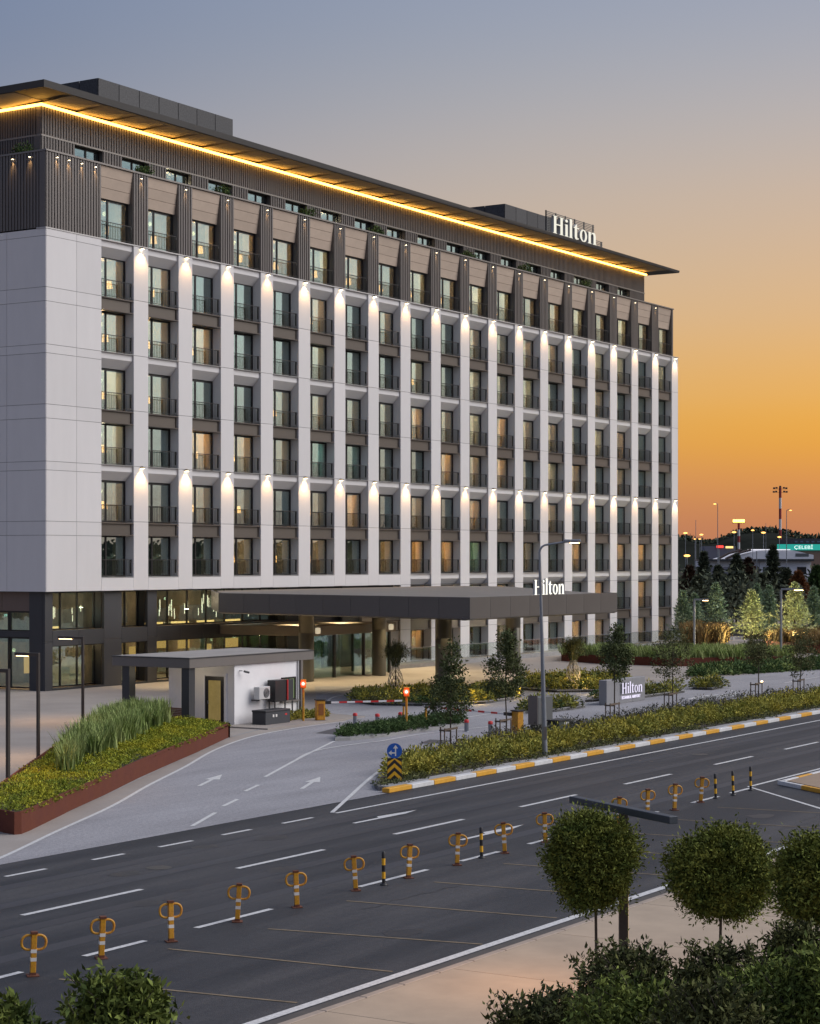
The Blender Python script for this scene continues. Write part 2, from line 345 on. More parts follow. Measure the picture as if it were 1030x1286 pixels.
def strip(pts, wd, z=.012, closed=False):
    """band of constant width along a polyline"""
    pts = [Vector((p[0], p[1], 0)) for p in pts]; c = MB(); V = []
    for i, p in enumerate(pts):
        d = (pts[min(i + 1, len(pts) - 1)] - pts[max(i - 1, 0)]).normalized(); q = Vector((-d.y, d.x, 0)) * wd / 2
        V += [(p + q).to_tuple()[:2] + (z,), (p - q).to_tuple()[:2] + (z,)]
    c.add(V, [(2 * i, 2 * i + 1, 2 * i + 3, 2 * i + 2) for i in range(len(pts) - 1)]); return c
def smooth_line(pts, k=6):
    pts = [Vector((p[0], p[1], 0)) for p in pts]; out = []
    for i in range(len(pts) - 1):
        p0 = pts[max(i - 1, 0)]; p1 = pts[i]; p2 = pts[i + 1]; p3 = pts[min(i + 2, len(pts) - 1)]
        for j in range(k):
            t = j / k; out.append(.5 * ((2 * p1) + (p2 - p0) * t + (2 * p0 - 5 * p1 + 4 * p2 - p3) * t * t + (3 * p1 - p0 - 3 * p2 + p3) * t ** 3))
    return out + [pts[-1]]
def dash(s0, s1, n, wd=.16, m=PAINT, name='lane_dash'):
    c = MB(); c.add([W(s0, n - wd / 2, .012), W(s1, n - wd / 2, .012), W(s1, n + wd / 2, .012), W(s0, n + wd / 2, .012)], [(0, 1, 2, 3)][::1]); c.f = [f[::-1] for f in c.f]
    return c.build(name, m, road)
for a, b in [(-60.5, -57.2), (-53.6, -49.7), (-46.1, -42.4), (-39, -35.3), (-31.9, -28.2), (-24.7, -21), (-17.2, -13.6), (-10.3, -6.6), (-3, .7), (4.3, 8), (11.5, 15.2)]: dash(a, b, 48.3)
for a, b in [(-60.2, -57.9), (-56.2, -54.4), (-52.8, -50.2), (-46.8, -43.8), (-42.2, -40.3), (-38.7, -37.3), (-31.9, -30.7), (-28.2, -26.2), (-25.2, -23.6)]: dash(a, b, 52.3, .15)
for a, b in [(-53, -51.3), (-50, -48.6), (-46.9, -45.7), (-44.3, -42.9), (-41.6, -40.3), (-38.8, -37.3)]: dash(a, b, 44.4, .14)
dash(-36.1, 120, 44.4, .14, name='edge_line')
dash(-120, 60, 58.25, .20, name='parking_edge_line')
for s0, n0, s1, n1 in [(-58.0, 53.3, -57.3, 58.0), (-54.8, 53.2, -54.3, 58.0), (-52.1, 53.6, -51.2, 58.1), (-48.5, 53.1, -47.9, 58.0), (-45.3, 53.4, -44.8, 58.0), (-42, 53.4, -41.5, 58), (-38.7, 53.4, -38.2, 58), (-35.4, 53.4, -34.9, 58), (-32.1, 53.4, -31.6, 58), (-28.8, 53.4, -28.3, 58)]:
    strip([W(s0, n0), W(s1, n1)], .075).build('parking_line', PAINTY, road)
def arrow(s, n, L_, m=PAINT, tip='right', ang=0, z=.012, parent=road):
    """flat road arrow pointing along +s"""
    c = MB(); P = [(0, -.07), (L_ * .55, -.07), (L_ * .55, -.26), (L_, 0), (L_ * .55, .26), (L_ * .55, .07), (0, .07)]
    if tip == 'turn': P = [(0, -.07), (L_ * .4, -.07), (L_ * .45, -.25), (L_, -.07), (L_ * .75, .1), (0, .07)]
    ca, sa = math.cos(ang), math.sin(ang); pts = [W(s + x * ca - y * sa, n + x * sa + y * ca, z) for x, y in P]
    c.add(pts, [tuple(range(len(pts)))]); c.f = [f[::-1] for f in c.f]; return c.build('lane_arrow', m, parent)
arrow(-37.7, 46.1, 3.5, tip='turn'); arrow(-39.0, 50.4, 3.6, tip='turn')
rq = random.Random(8)
STAIN = mat('oil_stain', (.018, .018, .020), .5, noise=.3, nscale=2)
for i in range(16):
    s_, n_0 = rq.uniform(-56, -10), rq.choice([rq.uniform(45.2, 47.5), rq.uniform(49, 51.5), rq.uniform(54, 57.5), rq.uniform(54, 57.5)]); k_ = rq.uniform(.12, .4)
    flat('oil_stain', [W(s_ + k_ * 1.6 * math.cos(a) * rq.uniform(.7, 1.2), n_0 + k_ * math.sin(a) * rq.uniform(.7, 1.2)) for a in [j * .628 for j in range(10)]], .0085, STAIN, None, road)
for s_, n_0 in ((-47, 46.6), (-30, 50.2), (-14, 46.3)):
    flat('manhole_cover', [W(s_ + .32 * math.cos(a), n_0 + .32 * math.sin(a)) for a in [j * .3927 for j in range(16)]], .010, mat('cast_iron', (.07, .065, .06), .5, .5), None, road)
for i in range(7):
    s_, n_0 = rq.uniform(-54, -20), rq.uniform(53, 57); pts = [W(s_, n_0)]
    for j in range(9): s_ += rq.uniform(.2, .5); n_0 += rq.uniform(-.2, .2); pts.append(W(s_, n_0))
    strip(pts, .025, .009).build('sealed_crack', STAIN, road)
for n_0, wd_ in ((45.5, .45), (47.2, .45), (49.4, .45), (51.2, .45)):
    dash(-90, 90, n_0, wd_, mat('tyre_worn_asphalt', (.030, .031, .037), .55, noise=.4, nscale=.6, road=(14, .8, 1), speck=.3), 'tyre_track').location.z = -.0055
# right-hand traffic island with kerb
isl = [W(-23.0, 52.4), W(30, 52.4), W(30, 58), W(-27.2, 56.0)]
strip([W(30, 51.95), W(-23.2, 52.1), W(-27.6, 56.3), W(-29, 58)], .14).build('edge_line', PAINT, road)
ti = [W(-22.0, 52.75), W(30, 52.75), W(30, 57.6), W(-26, 57.6)]
isle = MB().prism([(p.x, p.y) for p in [W(-21.8, 52.9), W(30, 52.9), W(30, 57.5), W(-25.6, 57.5)]], .004, .125).build('traffic_island', mat('sand_paving', (.30, .22, .155), .8, noise=.12, nscale=.6)); isle['kind'] = 'structure'
for i in range(8):
    s = -21.9 + i * 1.25; MB().box(0, 1.22, -.16, 0, 0, .14).build('kerb_stone', KY if i % 2 else KW, isle, W(s, 52.72, .004), ROT, bevel=.012)
for i in range(4):
    a = W(-21.95, 52.75); b = W(-25.7, 57.5); d = (b - a) / 4; p = a + d * i
    MB().box(0, d.length * .98, -.16, 0, 0, .14).build('kerb_stone', KY if i % 2 else KW, isle, p + Vector((0, 0, .004)), math.atan2(d.y, d.x), bevel=.012)

# lower pavement: large slabs
pave = MB().prism([(p.x, p.y) for p in [W(-120, 59.1), W(80, 59.1), W(80, 90), W(-120, 90)]], .0, .11).build('pavement', mat('pavement_bed', (.10, .08, .065), .9)); pave['kind'] = 'structure'
SLABM = mat('sandstone_slab', (.38, .30, .22), .8, noise=.12, nscale=.7, rnd=.05, bump=.12)
slab = MB().box(.008, 3.99, -3.99, -.008, 0, .02).mesh('paving_slab', SLABM, .006)
kst = MB().box(.01, 1.19, 0, .16, 0, .132).mesh('kerb_stone', mat('pavement_kerb', (.33, .27, .22), .8, noise=.1, nscale=4), .012)
for i in range(28):
    for j in range(4): inst('paving_slab', slab, pave, W(-74 + i * 4, 59.1 + j * 4, .111), ROT)
for i in range(60): inst('kerb_stone', kst, pave, W(-70 + i * 1.2, 59.08, .004), ROT)
GUT = dash(-120, 60, 58.72, .62, mat('gutter_asphalt', (.075, .068, .062), .8, noise=.2, nscale=2), 'gutter')

# entrance drive
curveL = smooth_line([G(-60, 1098), G(0, 1078), G(70, 1045), G(140, 1013), G(186.6, 986.6), G(233, 963), G(264, 945), G(295, 932), G(326, 923), G(357.5, 917), G(388.6, 912), G(435, 906)])
drive = flat('entrance_drive', [G(-70, 1106)] + curveL[:-1] + [G(440, 903), G(400, 890), G(395, 862), G(560, 862), G(760, 862), G(1030, 840), G(1300, 800), W(60, 42.95), W(-31, 42.95), W(-60, 43.0)], .004, ASPH2)
strip(curveL, .13).build('edge_line', PAINT, drive)
strip([G(u, v) for u, v in [(-60, 1064), (0, 1046), (60, 1030), (131, 999), (204, 964), (247, 945), (288, 926), (330, 915), (378, 906)]], .12, .008).build('drain_channel', KG, drive)
for a, b in [((241, 1038), (270.5, 1021)), ((280, 1013), (298.5, 1004)), ((308, 994), (325, 986))]: strip([G(*a), G(*b)], .13).build('lane_dash', PAINT, drive)
strip(smooth_line([G(333, 976), G(364, 959), G(385, 948), G(420, 931)]), .13).build('edge_line', PAINT, drive)
strip(smooth_line([G(370, 956), G(388, 946), G(412, 940), G(460, 933), G(478, 931), G(530, 922), G(586, 916), G(640, 910)]), .13, .016).build('edge_line', PAINT, drive)
strip(smooth_line([G(417, 1021), G(440, 1000), G(462, 980), G(481, 966), G(505, 955), G(537, 944), G(575, 934)]), .13, .014).build('edge_line', PAINT, drive)
for (u0, v0), (u1, v1) in [((250, 987.5), (279, 973)), ((379, 991), (402.5, 976))]:
    a = G(u0, v0); b = G(u1, v1); s0, n0 = SNp(u0, v0); s1, n1 = SNp(u1, v1)
    arrow(s0, n0, (b - a).length, ang=math.atan2(n1 - n0, s1 - s0), parent=drive)
for a, b in [((560, 905), (640, 893)), ((650, 893), (762, 868)), ((425, 897), (470, 899)), ((405, 872), (440, 866)), ((722, 888), (762, 880)), ((800, 873), (850, 866)), ((858, 866), (905, 857)), ((985, 858), (1030, 850)), ((812, 898), (835, 894))]:
    strip([G(*a), G(*b)], .12, .014).build('lane_dash', PAINT, drive)
strip(smooth_line([G(438, 886), G(414, 882), G(418, 876), G(440, 872), G(470, 868)]), .14, .010).build('edge_line', PAINT, drive)
strip(smooth_line([G(655, 892), G(720, 886), G(790, 876), G(850, 868), G(900, 866), G(922, 868), G(920, 874), G(880, 880)]), .13, .010).build('edge_line', PAINT, drive)
for i in range(4): strip([G(866 + i * 11, 878 - i * .8), G(893 + i * 11, 873.5 - i * .8)], .35, .015).build('zebra_stripe', PAINT, drive)
for q in ([(396, 921), (420, 915), (447, 917), (425, 923)], [(526, 934), (540, 929), (568, 930), (560, 934)]):
    flat('manhole_patch', [G(*p) for p in q], .009, mat('dark_patch', (.075, .075, .08), .7), None, drive)
strip([W(-74, 30), W(-60, 30)], .1)
# kerb of the long planting island: yellow and white stones
kerb_poly_low = [W(s, 42.8) for s in (-31.0, -10, 20, 60)]
island_poly = [G(478, 993.5), G(473, 990), G(474, 984), G(484, 972), G(500, 962), G(540, 946), G(580, 936), G(640, 925), G(700, 914), G(760, 905), G(840, 892), G(930, 880), G(1030, 870), G(1120, 858)] + [W(50, 42.4), W(-30, 42.4)]
isl2 = MB().prism([(p.x, p.y) for p in island_poly], .004, .12).build('planting_island', SOIL); isl2['kind'] = 'structure'
kb1 = MB().box(.01, 1.39, -.15, .13, 0, .15)
ky = kb1.mesh('kerb_stone', KY, .015); kw = kb1.mesh('kerb_stone', KW, .015)
for i in range(46): inst('kerb_stone', ky if i % 2 == 0 or i == 1 and 0 else kw, isl2, W(-31.0 + i * 1.4, 42.85, .004), ROT)
kgm = MB().box(.005, .99, 0, .55, 0, .134).mesh('kerb_stone', KG, .012)
for i in range(62): inst('kerb_stone', kgm, isl2, W(-30.4 + i, 42.71, .003), ROT)
pp = island_poly[:10]
for i in range(len(pp) - 1):
    a, b = pp[i], pp[i + 1]; d = b - a; k = max(1, int(d.length / 1.0))
    for j in range(k):
        c = MB().box(.01, d.length / k - .01, -.07, .07, 0, .15); inst('kerb_stone', c.mesh('kerb_stone', mat('kerb_dark', (.11, .11, .12), .7)), isl2, a + d * j / k, math.atan2(d.y, d.x))

# ------------------------------------------------------------------ the hotel
BW = 4.283; PW = 1.36; OW = BW - PW; ZB = 5.67; ZT = 26.35; LEN = (18 + 1.955) * BW + PW / 2 + .1
def pc(n): return (n + 1.955) * BW      # centre of pier n
hotel = thing('hotel_building', 'long white hotel block with dark top floor, glowing roof eave and rows of recessed windows', 'building', O, ROT)
def hp(c, name, m, loc=None, bevel=0): return c.build(name, m, hotel, loc, bevel=bevel)
# structural cores behind the panels
c = MB(); D = 18
c.box(.03, pc(0) - PW / 2 - OW - .012, .03, D, ZB + .02, ZT); c.box(LEN - PW + .01, LEN - .02, .03, D, 0, ZT)
c.box(3.0, LEN - 3, 5.6, D - .1, ZB + .02, 34)
hp(c, 'wall', JOINT)
c = MB()
for k in range(3):
    c.box(pc(0) - PW / 2 - OW, LEN - PW, .72, 5.55, 6.45 + 6.66 * k - .32, 6.45 + 6.66 * k - .02)
    c.box(pc(0) - PW / 2 - OW, LEN - PW, .72, 5.55, 6.45 + 6.66 * k + 2.55, 6.45 + 6.66 * k + 3.15)
for z in (ZT - .3, 28.95): c.box(.2, LEN - 1.3, .72, 5.55, z, z + .28)
c.box(pc(7) - 1, LEN - PW, .72, 5.55, 2.3, 2.9); hp(c, 'floor_slab', mat('slab_concrete', (.25, .24, .23), .8))
# piers: one panel per storey
RB = 6.45
pier_zs = [RB - .78] + [RB + 3.33 * i for i in range(1, 6)] + [ZT]
pmesh = {}
def pier_panel(s, z0, z1, deep=.66):
    k = (round(z1 - z0, 2), deep)
    if k not in pmesh: pmesh[k] = MB().box(-PW / 2, PW / 2, 0, deep, .012, z1 - z0 - .012).mesh('pier_panel', WHITE, .008)
    inst('pier_panel', pmesh[k], hotel, (s, 0, z0))
core = MB()
for n in range(19):
    for a, b in zip(pier_zs[:-1], pier_zs[1:]): pier_panel(pc(n), a, b)
    core.box(pc(n) - PW / 2 + .02, pc(n) + PW / 2 - .02, .02, 5.5, ZB, ZT)
    if n >= 7:
        for a, b in ((0, 2.4), (2.4, ZB)): pier_panel(pc(n), a, b)
        core.box(pc(n) - PW / 2 + .02, pc(n) + PW / 2 - .02, .02, 5.5, 0, ZB)
hp(core, 'pier_core', JOINT)
# lintels (splayed heads) and the plain bottom band
lint = MB().ext([(.12, -.36), (.62, -.88), (.66, -.88), (.66, 0), (.12, 0)], -OW / 2 + .006, OW / 2 - .006).mesh('lintel_panel', WHITE, .006)
band = MB().box(-OW / 2 + .006, OW / 2 - .006, 0.0, .66, 0.0, .76).mesh('sill_band', WHITE, .008)
sill = MB().box(-OW / 2, OW / 2, -.02, .6, 0, .03).mesh('window_sill', mat('sill_metal', (.40, .39, .38), .4, .3))
for n in range(19):
    sc = pc(n) - BW / 2
    for k in range(1, 4):
        inst('lintel_panel', lint, hotel, (sc, 0, min(RB + 6.66 * k, ZT)))
    for k in range(0, 3): inst('window_sill', sill, hotel, (sc, 0, RB + 6.66 * k))
    if n <= 7: inst('sill_band', band, hotel, (sc, 0, ZB))
    else: inst('lintel_panel', lint, hotel, (sc, 0, RB)) ; inst('window_sill', sill, hotel, (sc, 0, -.02 + .06))
# blank wall panels at the left of the main face and on the end face
s_open = pc(0) - PW / 2 - OW
def wall_panel(x0, x1, z0, z1): MB().box(x0 + .012, x1 - .012, 0, .03, z0 + .012, z1 - .012).build('facade_panel', WHITE, hotel)
zr = [ZB] + sum([[RB + 6.66 * k + 2.45 - 0, RB + 6.66 * k + 3.25, RB + 6.66 * (k + 1) - .5 + .0] + ([RB + 6.66 * (k + 1)] if k < 2 else []) for k in range(3)], []) + [ZT]
zr = sorted(set(round(z, 3) for z in zr if z <= ZT))
for x0, x1 in ((.03, 2.6), (2.6, s_open)):
    for a, b in zip(zr[:-1], zr[1:]):
        if b - a > .2: wall_panel(x0, x1, a, b)
epm = {}
for j in range(6):
    for a, b in zip(zr[:-1], zr[1:]):
        if b - a > .2:
            y0 = 0 if j == 0 else 3.0 + (j - 1) * 2.9; y1 = 3.0 + j * 2.9
            MB().box(0, .03, y0 + .012, y1 - .012, a + .012, b - .012).build('facade_panel', WHITE, hotel)
c = MB(); c.box(.03, LEN - .05, .02, D, ZB - .02, ZB + .015); hp(c, 'soffit_panel', PODM)
# top coping
c = MB(); c.box(-.04, LEN, -.03, .7, ZT + .001, ZT + .07); hp(c, 'coping', mat('coping_metal', (.45, .43, .42), .4, .4))

# windows
WH = 2.45
fw = MB(); w2 = OW / 2 - .01
for (x0, x1) in ((-w2, -w2 + .07), (w2 - .11, w2), (-.36, -.24)): fw.box(x0, x1, 0, .09, 0, WH)
fw.box(-w2 + .07, w2 - .11, 0.004, .086, 0, .07); fw.box(-w2 + .07, w2 - .11, .004, .086, WH - .09, WH)
fw.box(-w2 - .02, w2, .09, .2, WH - .1, WH + .05)
fmesh = fw.mesh('window', FRAME)
pmesh_ = MB().box(-w2 + .05, w2 - .08, .035, .05, .05, WH - .06).mesh('pane', PANE)
def curtain_mesh(x0, x1, m, amp=.045, fn=9):
    c = MB(); k = int((x1 - x0) * 26); V = []
    for i in range(k + 1):
        x = x0 + (x1 - x0) * i / k; y = .28 + amp * math.sin(i * fn * .17) + .012 * math.sin(i * 1.7)
        V += [(x, y, .04), (x, y, WH - .05)]
    c.add(V, [(2 * i, 2 * i + 2, 2 * i + 3, 2 * i + 1) for i in range(k)], True); return c.mesh('curtain', m)
CUR = [curtain_mesh(w2 - 1.15, w2, CURT), curtain_mesh(w2 - .8, w2, CURT), curtain_mesh(-w2 + .3, w2, CURTB), curtain_mesh(w2 - 1.5, w2, CURT, .06), curtain_mesh(-w2 + .1, w2 - .1, CURT, .05, 12)]
CURL = curtain_mesh(-w2, -w2 + .5, CURT)
rm = MB(); x0, x1, y0, y1, z0, z1 = -w2 - .5, w2 + .5, .2, 4.6, 0, 2.5
rm.add([(x0, y0, z0), (x1, y0, z0), (x1, y1, z0), (x0, y1, z0), (x0, y0, z1), (x1, y0, z1), (x1, y1, z1), (x0, y1, z1)], [(0, 1, 2, 3), (4, 7, 6, 5), (1, 5, 6, 2), (2, 6, 7, 3), (3, 7, 4, 0)])
rm.m(1).box(-1.2, 1.3, 1.6, 3.4, .02, .5); rm.m(0)      # bed
rm.m(2).box(-1.0, .2, 4.5, 4.56, 1.2, 1.9)               # picture
rmesh = rm.mesh('room', [ROOMM, mat('bed_linen', (.5, .48, .45), .8), mat('picture', (.10, .05, .03), .6)])
lampm = MB().lathe([(.0, .45), (.15, .45), (.22, .0), (0, 0)], 10).mesh('room_lamp', E_ROOML)
# railing
rl = MB(); rx = OW / 2 - .02
for y in (.16,):
    rl.box(-rx, rx, y - .02, y + .02, 1.0, 1.04); rl.box(-rx, rx, y - .015, y + .015, .07, .10)
    k = 19
    for i in range(k + 1):
        x = -rx + .02 + (2 * rx - .04) * i / k; rl.box(x - .008, x + .008, y - .008, y + .008, .10, 1.0)
rl.box(rx - .16, rx - .02, .13, .155, .85, .97); rl.box(rx - .10, rx - .06, .13, .2, .2, 1.02)
railm = rl.mesh('balcony_railing', RAILM)
sp = MB(); sp.box(-OW / 2, OW / 2 - .12, .16, .66, .07, .72); sp.m(1).box(-OW / 2, OW / 2 - .02, .02, .66, .72, .80); sp.box(-OW / 2, OW / 2 - .02, .02, .66, 0, .07); sp.box(OW / 2 - .12, OW / 2 - .08, .10, .66, .07, .72)
spm = sp.mesh('spandrel_panel', [SPAND, mat('spandrel_flange', (.09, .075, .065), .4, .3)], .006)
NL = [0]
def lit(parent, x, y, z, col, e, r=.1, name='light'):
    d = bpy.data.lights.new(name, 'POINT'); d.energy = e; d.color = col; d.shadow_soft_size = r
    o = bpy.data.objects.new(name, d); link(o, parent, (x, y, z)); NL[0] += 1; return o
rnd = random.Random(11)
ldats = []
for colr, e in (((1, .62, .32), 90), ((1, .72, .46), 35), ((1, .52, .18), 210), ((.95, .84, .60), 130)):
    d = bpy.data.lights.new('room_light', 'POINT'); d.energy = e; d.color = colr; d.shadow_soft_size = .14; ldats.append(d)
def window(s, z, row, n, y=.66):
    wi = inst('window', fmesh, hotel, (s, y, z)); inst('pane', pmesh_, wi); inst('room', rmesh, wi)
    q = rnd.random()
    inst('curtain', CUR[0 if q < .38 else 1 if q < .62 else 3 if q < .8 else 4 if q < .92 else 2], wi)
    if rnd.random() < .3: inst('curtain', CURL, wi)
    p = .92 if n < 1 else .62
    if rnd.random() < p:
        inst('room_lamp', lampm, wi, (1.25 + rnd.uniform(-.3, .35), 1.25 + rnd.uniform(-.2, .35), .85))
        o = bpy.data.objects.new('room_light', ldats[rnd.choice([0, 0, 1, 1, 2, 3])] if row > 1 else ldats[rnd.choice([0, 2, 1])]); link(o, wi, (.75, 1.3, 1.9))
for n in range(19):
    sc = pc(n) - BW / 2
    lv = [(RB + 6.66 * k, k) for k in range(3)] + ([(-.17 + .02, -1)] if n >= 7 else [])
    for b, k in lv:
        for j, z in enumerate((b, b + 3.25)):
            if k == -1 and n == 7: continue
            window(sc, z + .03, k * 2 + j, n); inst('balcony_railing', railm, hotel, (sc, 0, z + .03))
        inst('spandrel_panel', spm, hotel, (sc, 0, b + WH + .02))
# dark top floor
TB = ZT + .07; TT = 30.85; ENDT = LEN - 1.1
def ribbed(x0, x1, z0, z1, y=0, pitch=.24, d=.05, back=.5, axis='x', m=RIB, name='ribbed_panel'):
    c = MB(); k = max(1, int(round((x1 - x0) / pitch))); p = (x1 - x0) / k
    if axis == 'x': c.box(x0, x1, y + d, y + back, z0, z1)
    else: c.box(y + d, y + back, x0, x1, z0, z1)
    for i in range(k):
        a = x0 + i * p + p * .2; b = x0 + (i + 1) * p - p * .2
        if axis == 'x': c.box(a, b, y, y + d + .01, z0, z1)
        else: c.box(y, y + d + .01, a, b, z0, z1)
    return c.build(name, m, hotel)
ribbed(0, 2.4, TB, TT - .1); ribbed(2.4, s_open, TB, TT - .1)
for j in range(4): ribbed(.5 + j * 4 if j else .52, 4.5 + j * 4, TB, TT - .1, 0, axis='y')
bw_ = PW + .08
pierm = None
for n in range(19):
    e1 = bw_ / 2 if n < 18 else -.5
    if pierm is None or n == 18:
        o = ribbed(-bw_ / 2, e1 if n < 18 else -.48, TB, TT - .1, back=.6); o.location = (pc(n), 0, 0); pierm = pierm or o.data
    else: inst('ribbed_panel', pierm, hotel, (pc(n), 0, 0))
ow2 = BW - bw_
bd = []
for i in range(3):
    t0, t1 = i / 3 + .006, (i + 1) / 3 - .006; z0, z1 = 28.85, TT - .12
    def q(t): return (.05 + (1 - t) * .24, z0 + (z1 - z0) * t)
    (ya, za), (yb, zb) = q(t0), q(t1); bd.append(MB().ext([(ya, za), (ya + .06, za - .01), (yb + .06, zb), (yb, zb)], -ow2 / 2, ow2 / 2).mesh('sloping_board', BOARD))
dk = MB().box(-ow2 / 2, ow2 / 2, .56, .6, 28.8, TT - .1).mesh('board_backing', RIBD)
fw2 = MB()
for (xa, xb) in ((-ow2 / 2, -ow2 / 2 + .08), (ow2 / 2 - .12, ow2 / 2), (-.45, -.33)): fw2.box(xa, xb, .44, .54, TB + .02, 28.82)
fw2.box(-ow2 / 2, ow2 / 2, .445, .535, TB + .02, TB + .12); fw2.box(-ow2 / 2, ow2 / 2, .445, .535, 28.74, 28.86); f2 = fw2.mesh('window', FRAME)
p2 = MB().box(-ow2 / 2 + .05, ow2 / 2 - .05, .48, .495, TB + .1, 28.76).mesh('pane', PANE)
for n in range(19):
    sc = pc(n) - BW / 2
    wi = inst('window', f2, hotel, (sc, 0, 0)); inst('pane', p2, wi); o = inst('room', rmesh, wi, (0, .38, TB)); 
    inst('curtain', CUR[rnd.choice([0, 1, 3])], wi, (0, .34, TB + .02))
    if rnd.random() < .75: inst('room_lamp', lampm, wi, (1.3 + rnd.uniform(-.3, .3), 1.7, TB + .75)); o = bpy.data.objects.new('room_light', ldats[rnd.choice([0, 1, 3])]); link(o, wi, (.8, 1.7, TB + 1.9))
    inst('balcony_railing', railm, hotel, (sc, -.05, TB + .03))
    for b in bd: inst('sloping_board', b, hotel, (sc, 0, 0))
    inst('board_backing', dk, hotel, (sc, 0, 0))
c = MB(); c.box(-.04, ENDT, -.06, .35, TT - .1, TT); c.box(-.04, .35, .35, D, TT - .1, TT); hp(c, 'parapet_coping', mat('parapet_metal', (.20, .18, .165), .4, .5))
c = MB(); c.box(ENDT - .3, ENDT, .04, D, TB, TT - .1); c.box(.5, ENDT, 5.6, D, TB, TT - .1); c.box(.2, ENDT - .1, .35, D, TT - .5, TT - .35); hp(c, 'terrace_deck', RIBD)
# set-back top storey with terrace windows
A0, Y0_, A1, EZ = 1.8, 2.0, ENDT - 2.0, 34.1
WZ0, WZ1 = TT - .5, 32.15
for i in range(19): ribbed(A0 + (A1 - A0) * i / 19 + .01, A0 + (A1 - A0) * (i + 1) / 19 - .01, 32.25, EZ, Y0_, pitch=.24, back=.4)
ribbed(Y0_ + .45, Y0_ + 8, 32.25, EZ, A0, pitch=.2, axis='y'); ribbed(Y0_ + .45, Y0_ + 8, WZ0, 32.15, A0, pitch=.2, axis='y')
c = MB(); c.box(A0, A1, Y0_ - .02, Y0_ + .4, 32.15, 32.25); c.box(A0 - .02, A0 + .3, Y0_ + .4, D, 32.15, 32.25); hp(c, 'string_course', mat('string_metal', (.24, .22, .20), .4, .5))
xs = A0
tw = []
for n in range(18):
    a = pc(n) - BW / 2 - 1.5; tw.append((a, a + 2.5))
tp = MB().box(.06, 2.44, .1, .115, WZ0 - WZ0 + .05, WZ1 - WZ0 - .05).mesh('pane', PANE)
tf = MB()
for a, b in ((0, .08), (1.3, 1.38), (2.42, 2.5)): tf.box(a, b, .04, .16, 0, WZ1 - WZ0)
tf.box(.08, 2.42, .05, .15, WZ1 - WZ0 - .1, WZ1 - WZ0); tfm = tf.mesh('terrace_window', FRAME)
trm = MB().box(.02, 2.48, 1.4, 1.45, 0, WZ1 - WZ0).box(.02, 2.48, .2, 1.4, WZ1 - WZ0 - .02, WZ1 - WZ0).mesh('room', ROOMM)
prev = A0
for a, b in tw:
    ribbed(prev, a, WZ0, WZ1, Y0_, pitch=.24, back=.5); prev = b
    o = inst('terrace_window', tfm, hotel, (a, Y0_ + .3, WZ0)); inst('pane', tp, o); inst('room', trm, o)
    if rnd.random() < .5: q = bpy.data.objects.new('room_light', ldats[rnd.choice([1, 3])]); link(q, o, (1.2, .8, 1.3))
ribbed(prev, A1, WZ0, WZ1, Y0_, pitch=.24, back=.5)
c = MB(); c.box(A1 - .3, A1, Y0_ + .5, D, WZ0, EZ); c.box(A0 + .3, A1 - .3, Y0_ + 2.4, D, WZ0, EZ); hp(c, 'rear_wall', RIBD)
# big flat roof with deep eaves
OV = 2.4
c = MB(); e = .55
X0, X1, YA, YB = A0 - OV, A1 + OV, Y0_ - OV, D + 2
c.add([(X0, YA, EZ + .10), (X1, YA, EZ + .10), (X1, YB, EZ + .10), (X0, YB, EZ + .10), (X0 - .05, YA - .05, EZ + .50), (X1 + .02, YA - .05, EZ + .30), (X1 + .02, YB, EZ + .30), (X0 - .05, YB, EZ + .50),
       (X0 + 1.4, YA + 1.2, EZ + .72), (X1 - 1.4, YA + 1.2, EZ + .72), (X1 - 1.4, YB, EZ + .72), (X0 + 1.4, YB, EZ + .72)],
      [(3, 2, 1, 0), (0, 1, 5, 4), (1, 2, 6, 5), (2, 3, 7, 6), (3, 0, 4, 7), (4, 5, 9, 8), (5, 6, 10, 9), (6, 7, 11, 10), (7, 4, 8, 11), (8, 9, 10, 11)])
hp(c, 'roof', mat('roof_metal', (.055, .052, .050), .5, .3, noise=.08, nscale=.4))
SOF = mat('soffit_board', (.30, .24, .16), .6, noise=.08, nscale=1)
c = MB(); fin = MB().add([(-.05, -.0, 0), (.05, 0, 0), (.05, -2.2, .14), (-.05, -2.2, .14), (-.05, 0, .34), (.05, 0, .34), (.05, -2.2, .20), (-.05, -2.2, .20)], [(0, 3, 2, 1), (4, 5, 6, 7), (0, 1, 5, 4), (1, 2, 6, 5), (2, 3, 7, 6), (3, 0, 4, 7)]).mesh('soffit_fin', SOF)
k = 27; st = (A1 - A0) / k
for i in range(k):                     # folded soffit boards, each a little tilted
    a = A0 + st * i; b = a + st - .05
    o = MB().add([(a, YA + .1, EZ + .085), (b, YA + .1, EZ + .085), (b, Y0_ - .02, EZ + .07), (a, Y0_ - .02, EZ - .05)], [(3, 2, 1, 0)])
    o.add([(a, YA + .1, EZ + .095), (b, YA + .1, EZ + .095), (b, Y0_ - .02, EZ + .09), (a, Y0_ - .02, EZ + .09)], [(0, 1, 2, 3)]).build('soffit_board', SOF, hotel)
for i in range(5):
    a = Y0_ + 3 * i; b = a + 2.95
    MB().add([(X0 + .1, a, EZ + .085), (X0 + .1, b, EZ + .085), (A0 - .02, b, EZ - .05), (A0 - .02, a, EZ + .07)], [(0, 1, 2, 3)]).build('soffit_board', SOF, hotel)
c = MB(); c.box(A0 - .24, A1, Y0_ - .24, Y0_ - .1, EZ - .26, EZ - .13); c.box(A0 - .24, A0 - .1, Y0_ - .1, Y0_ + 12, EZ - .26, EZ - .13); hp(c, 'led_strip', E_LED)
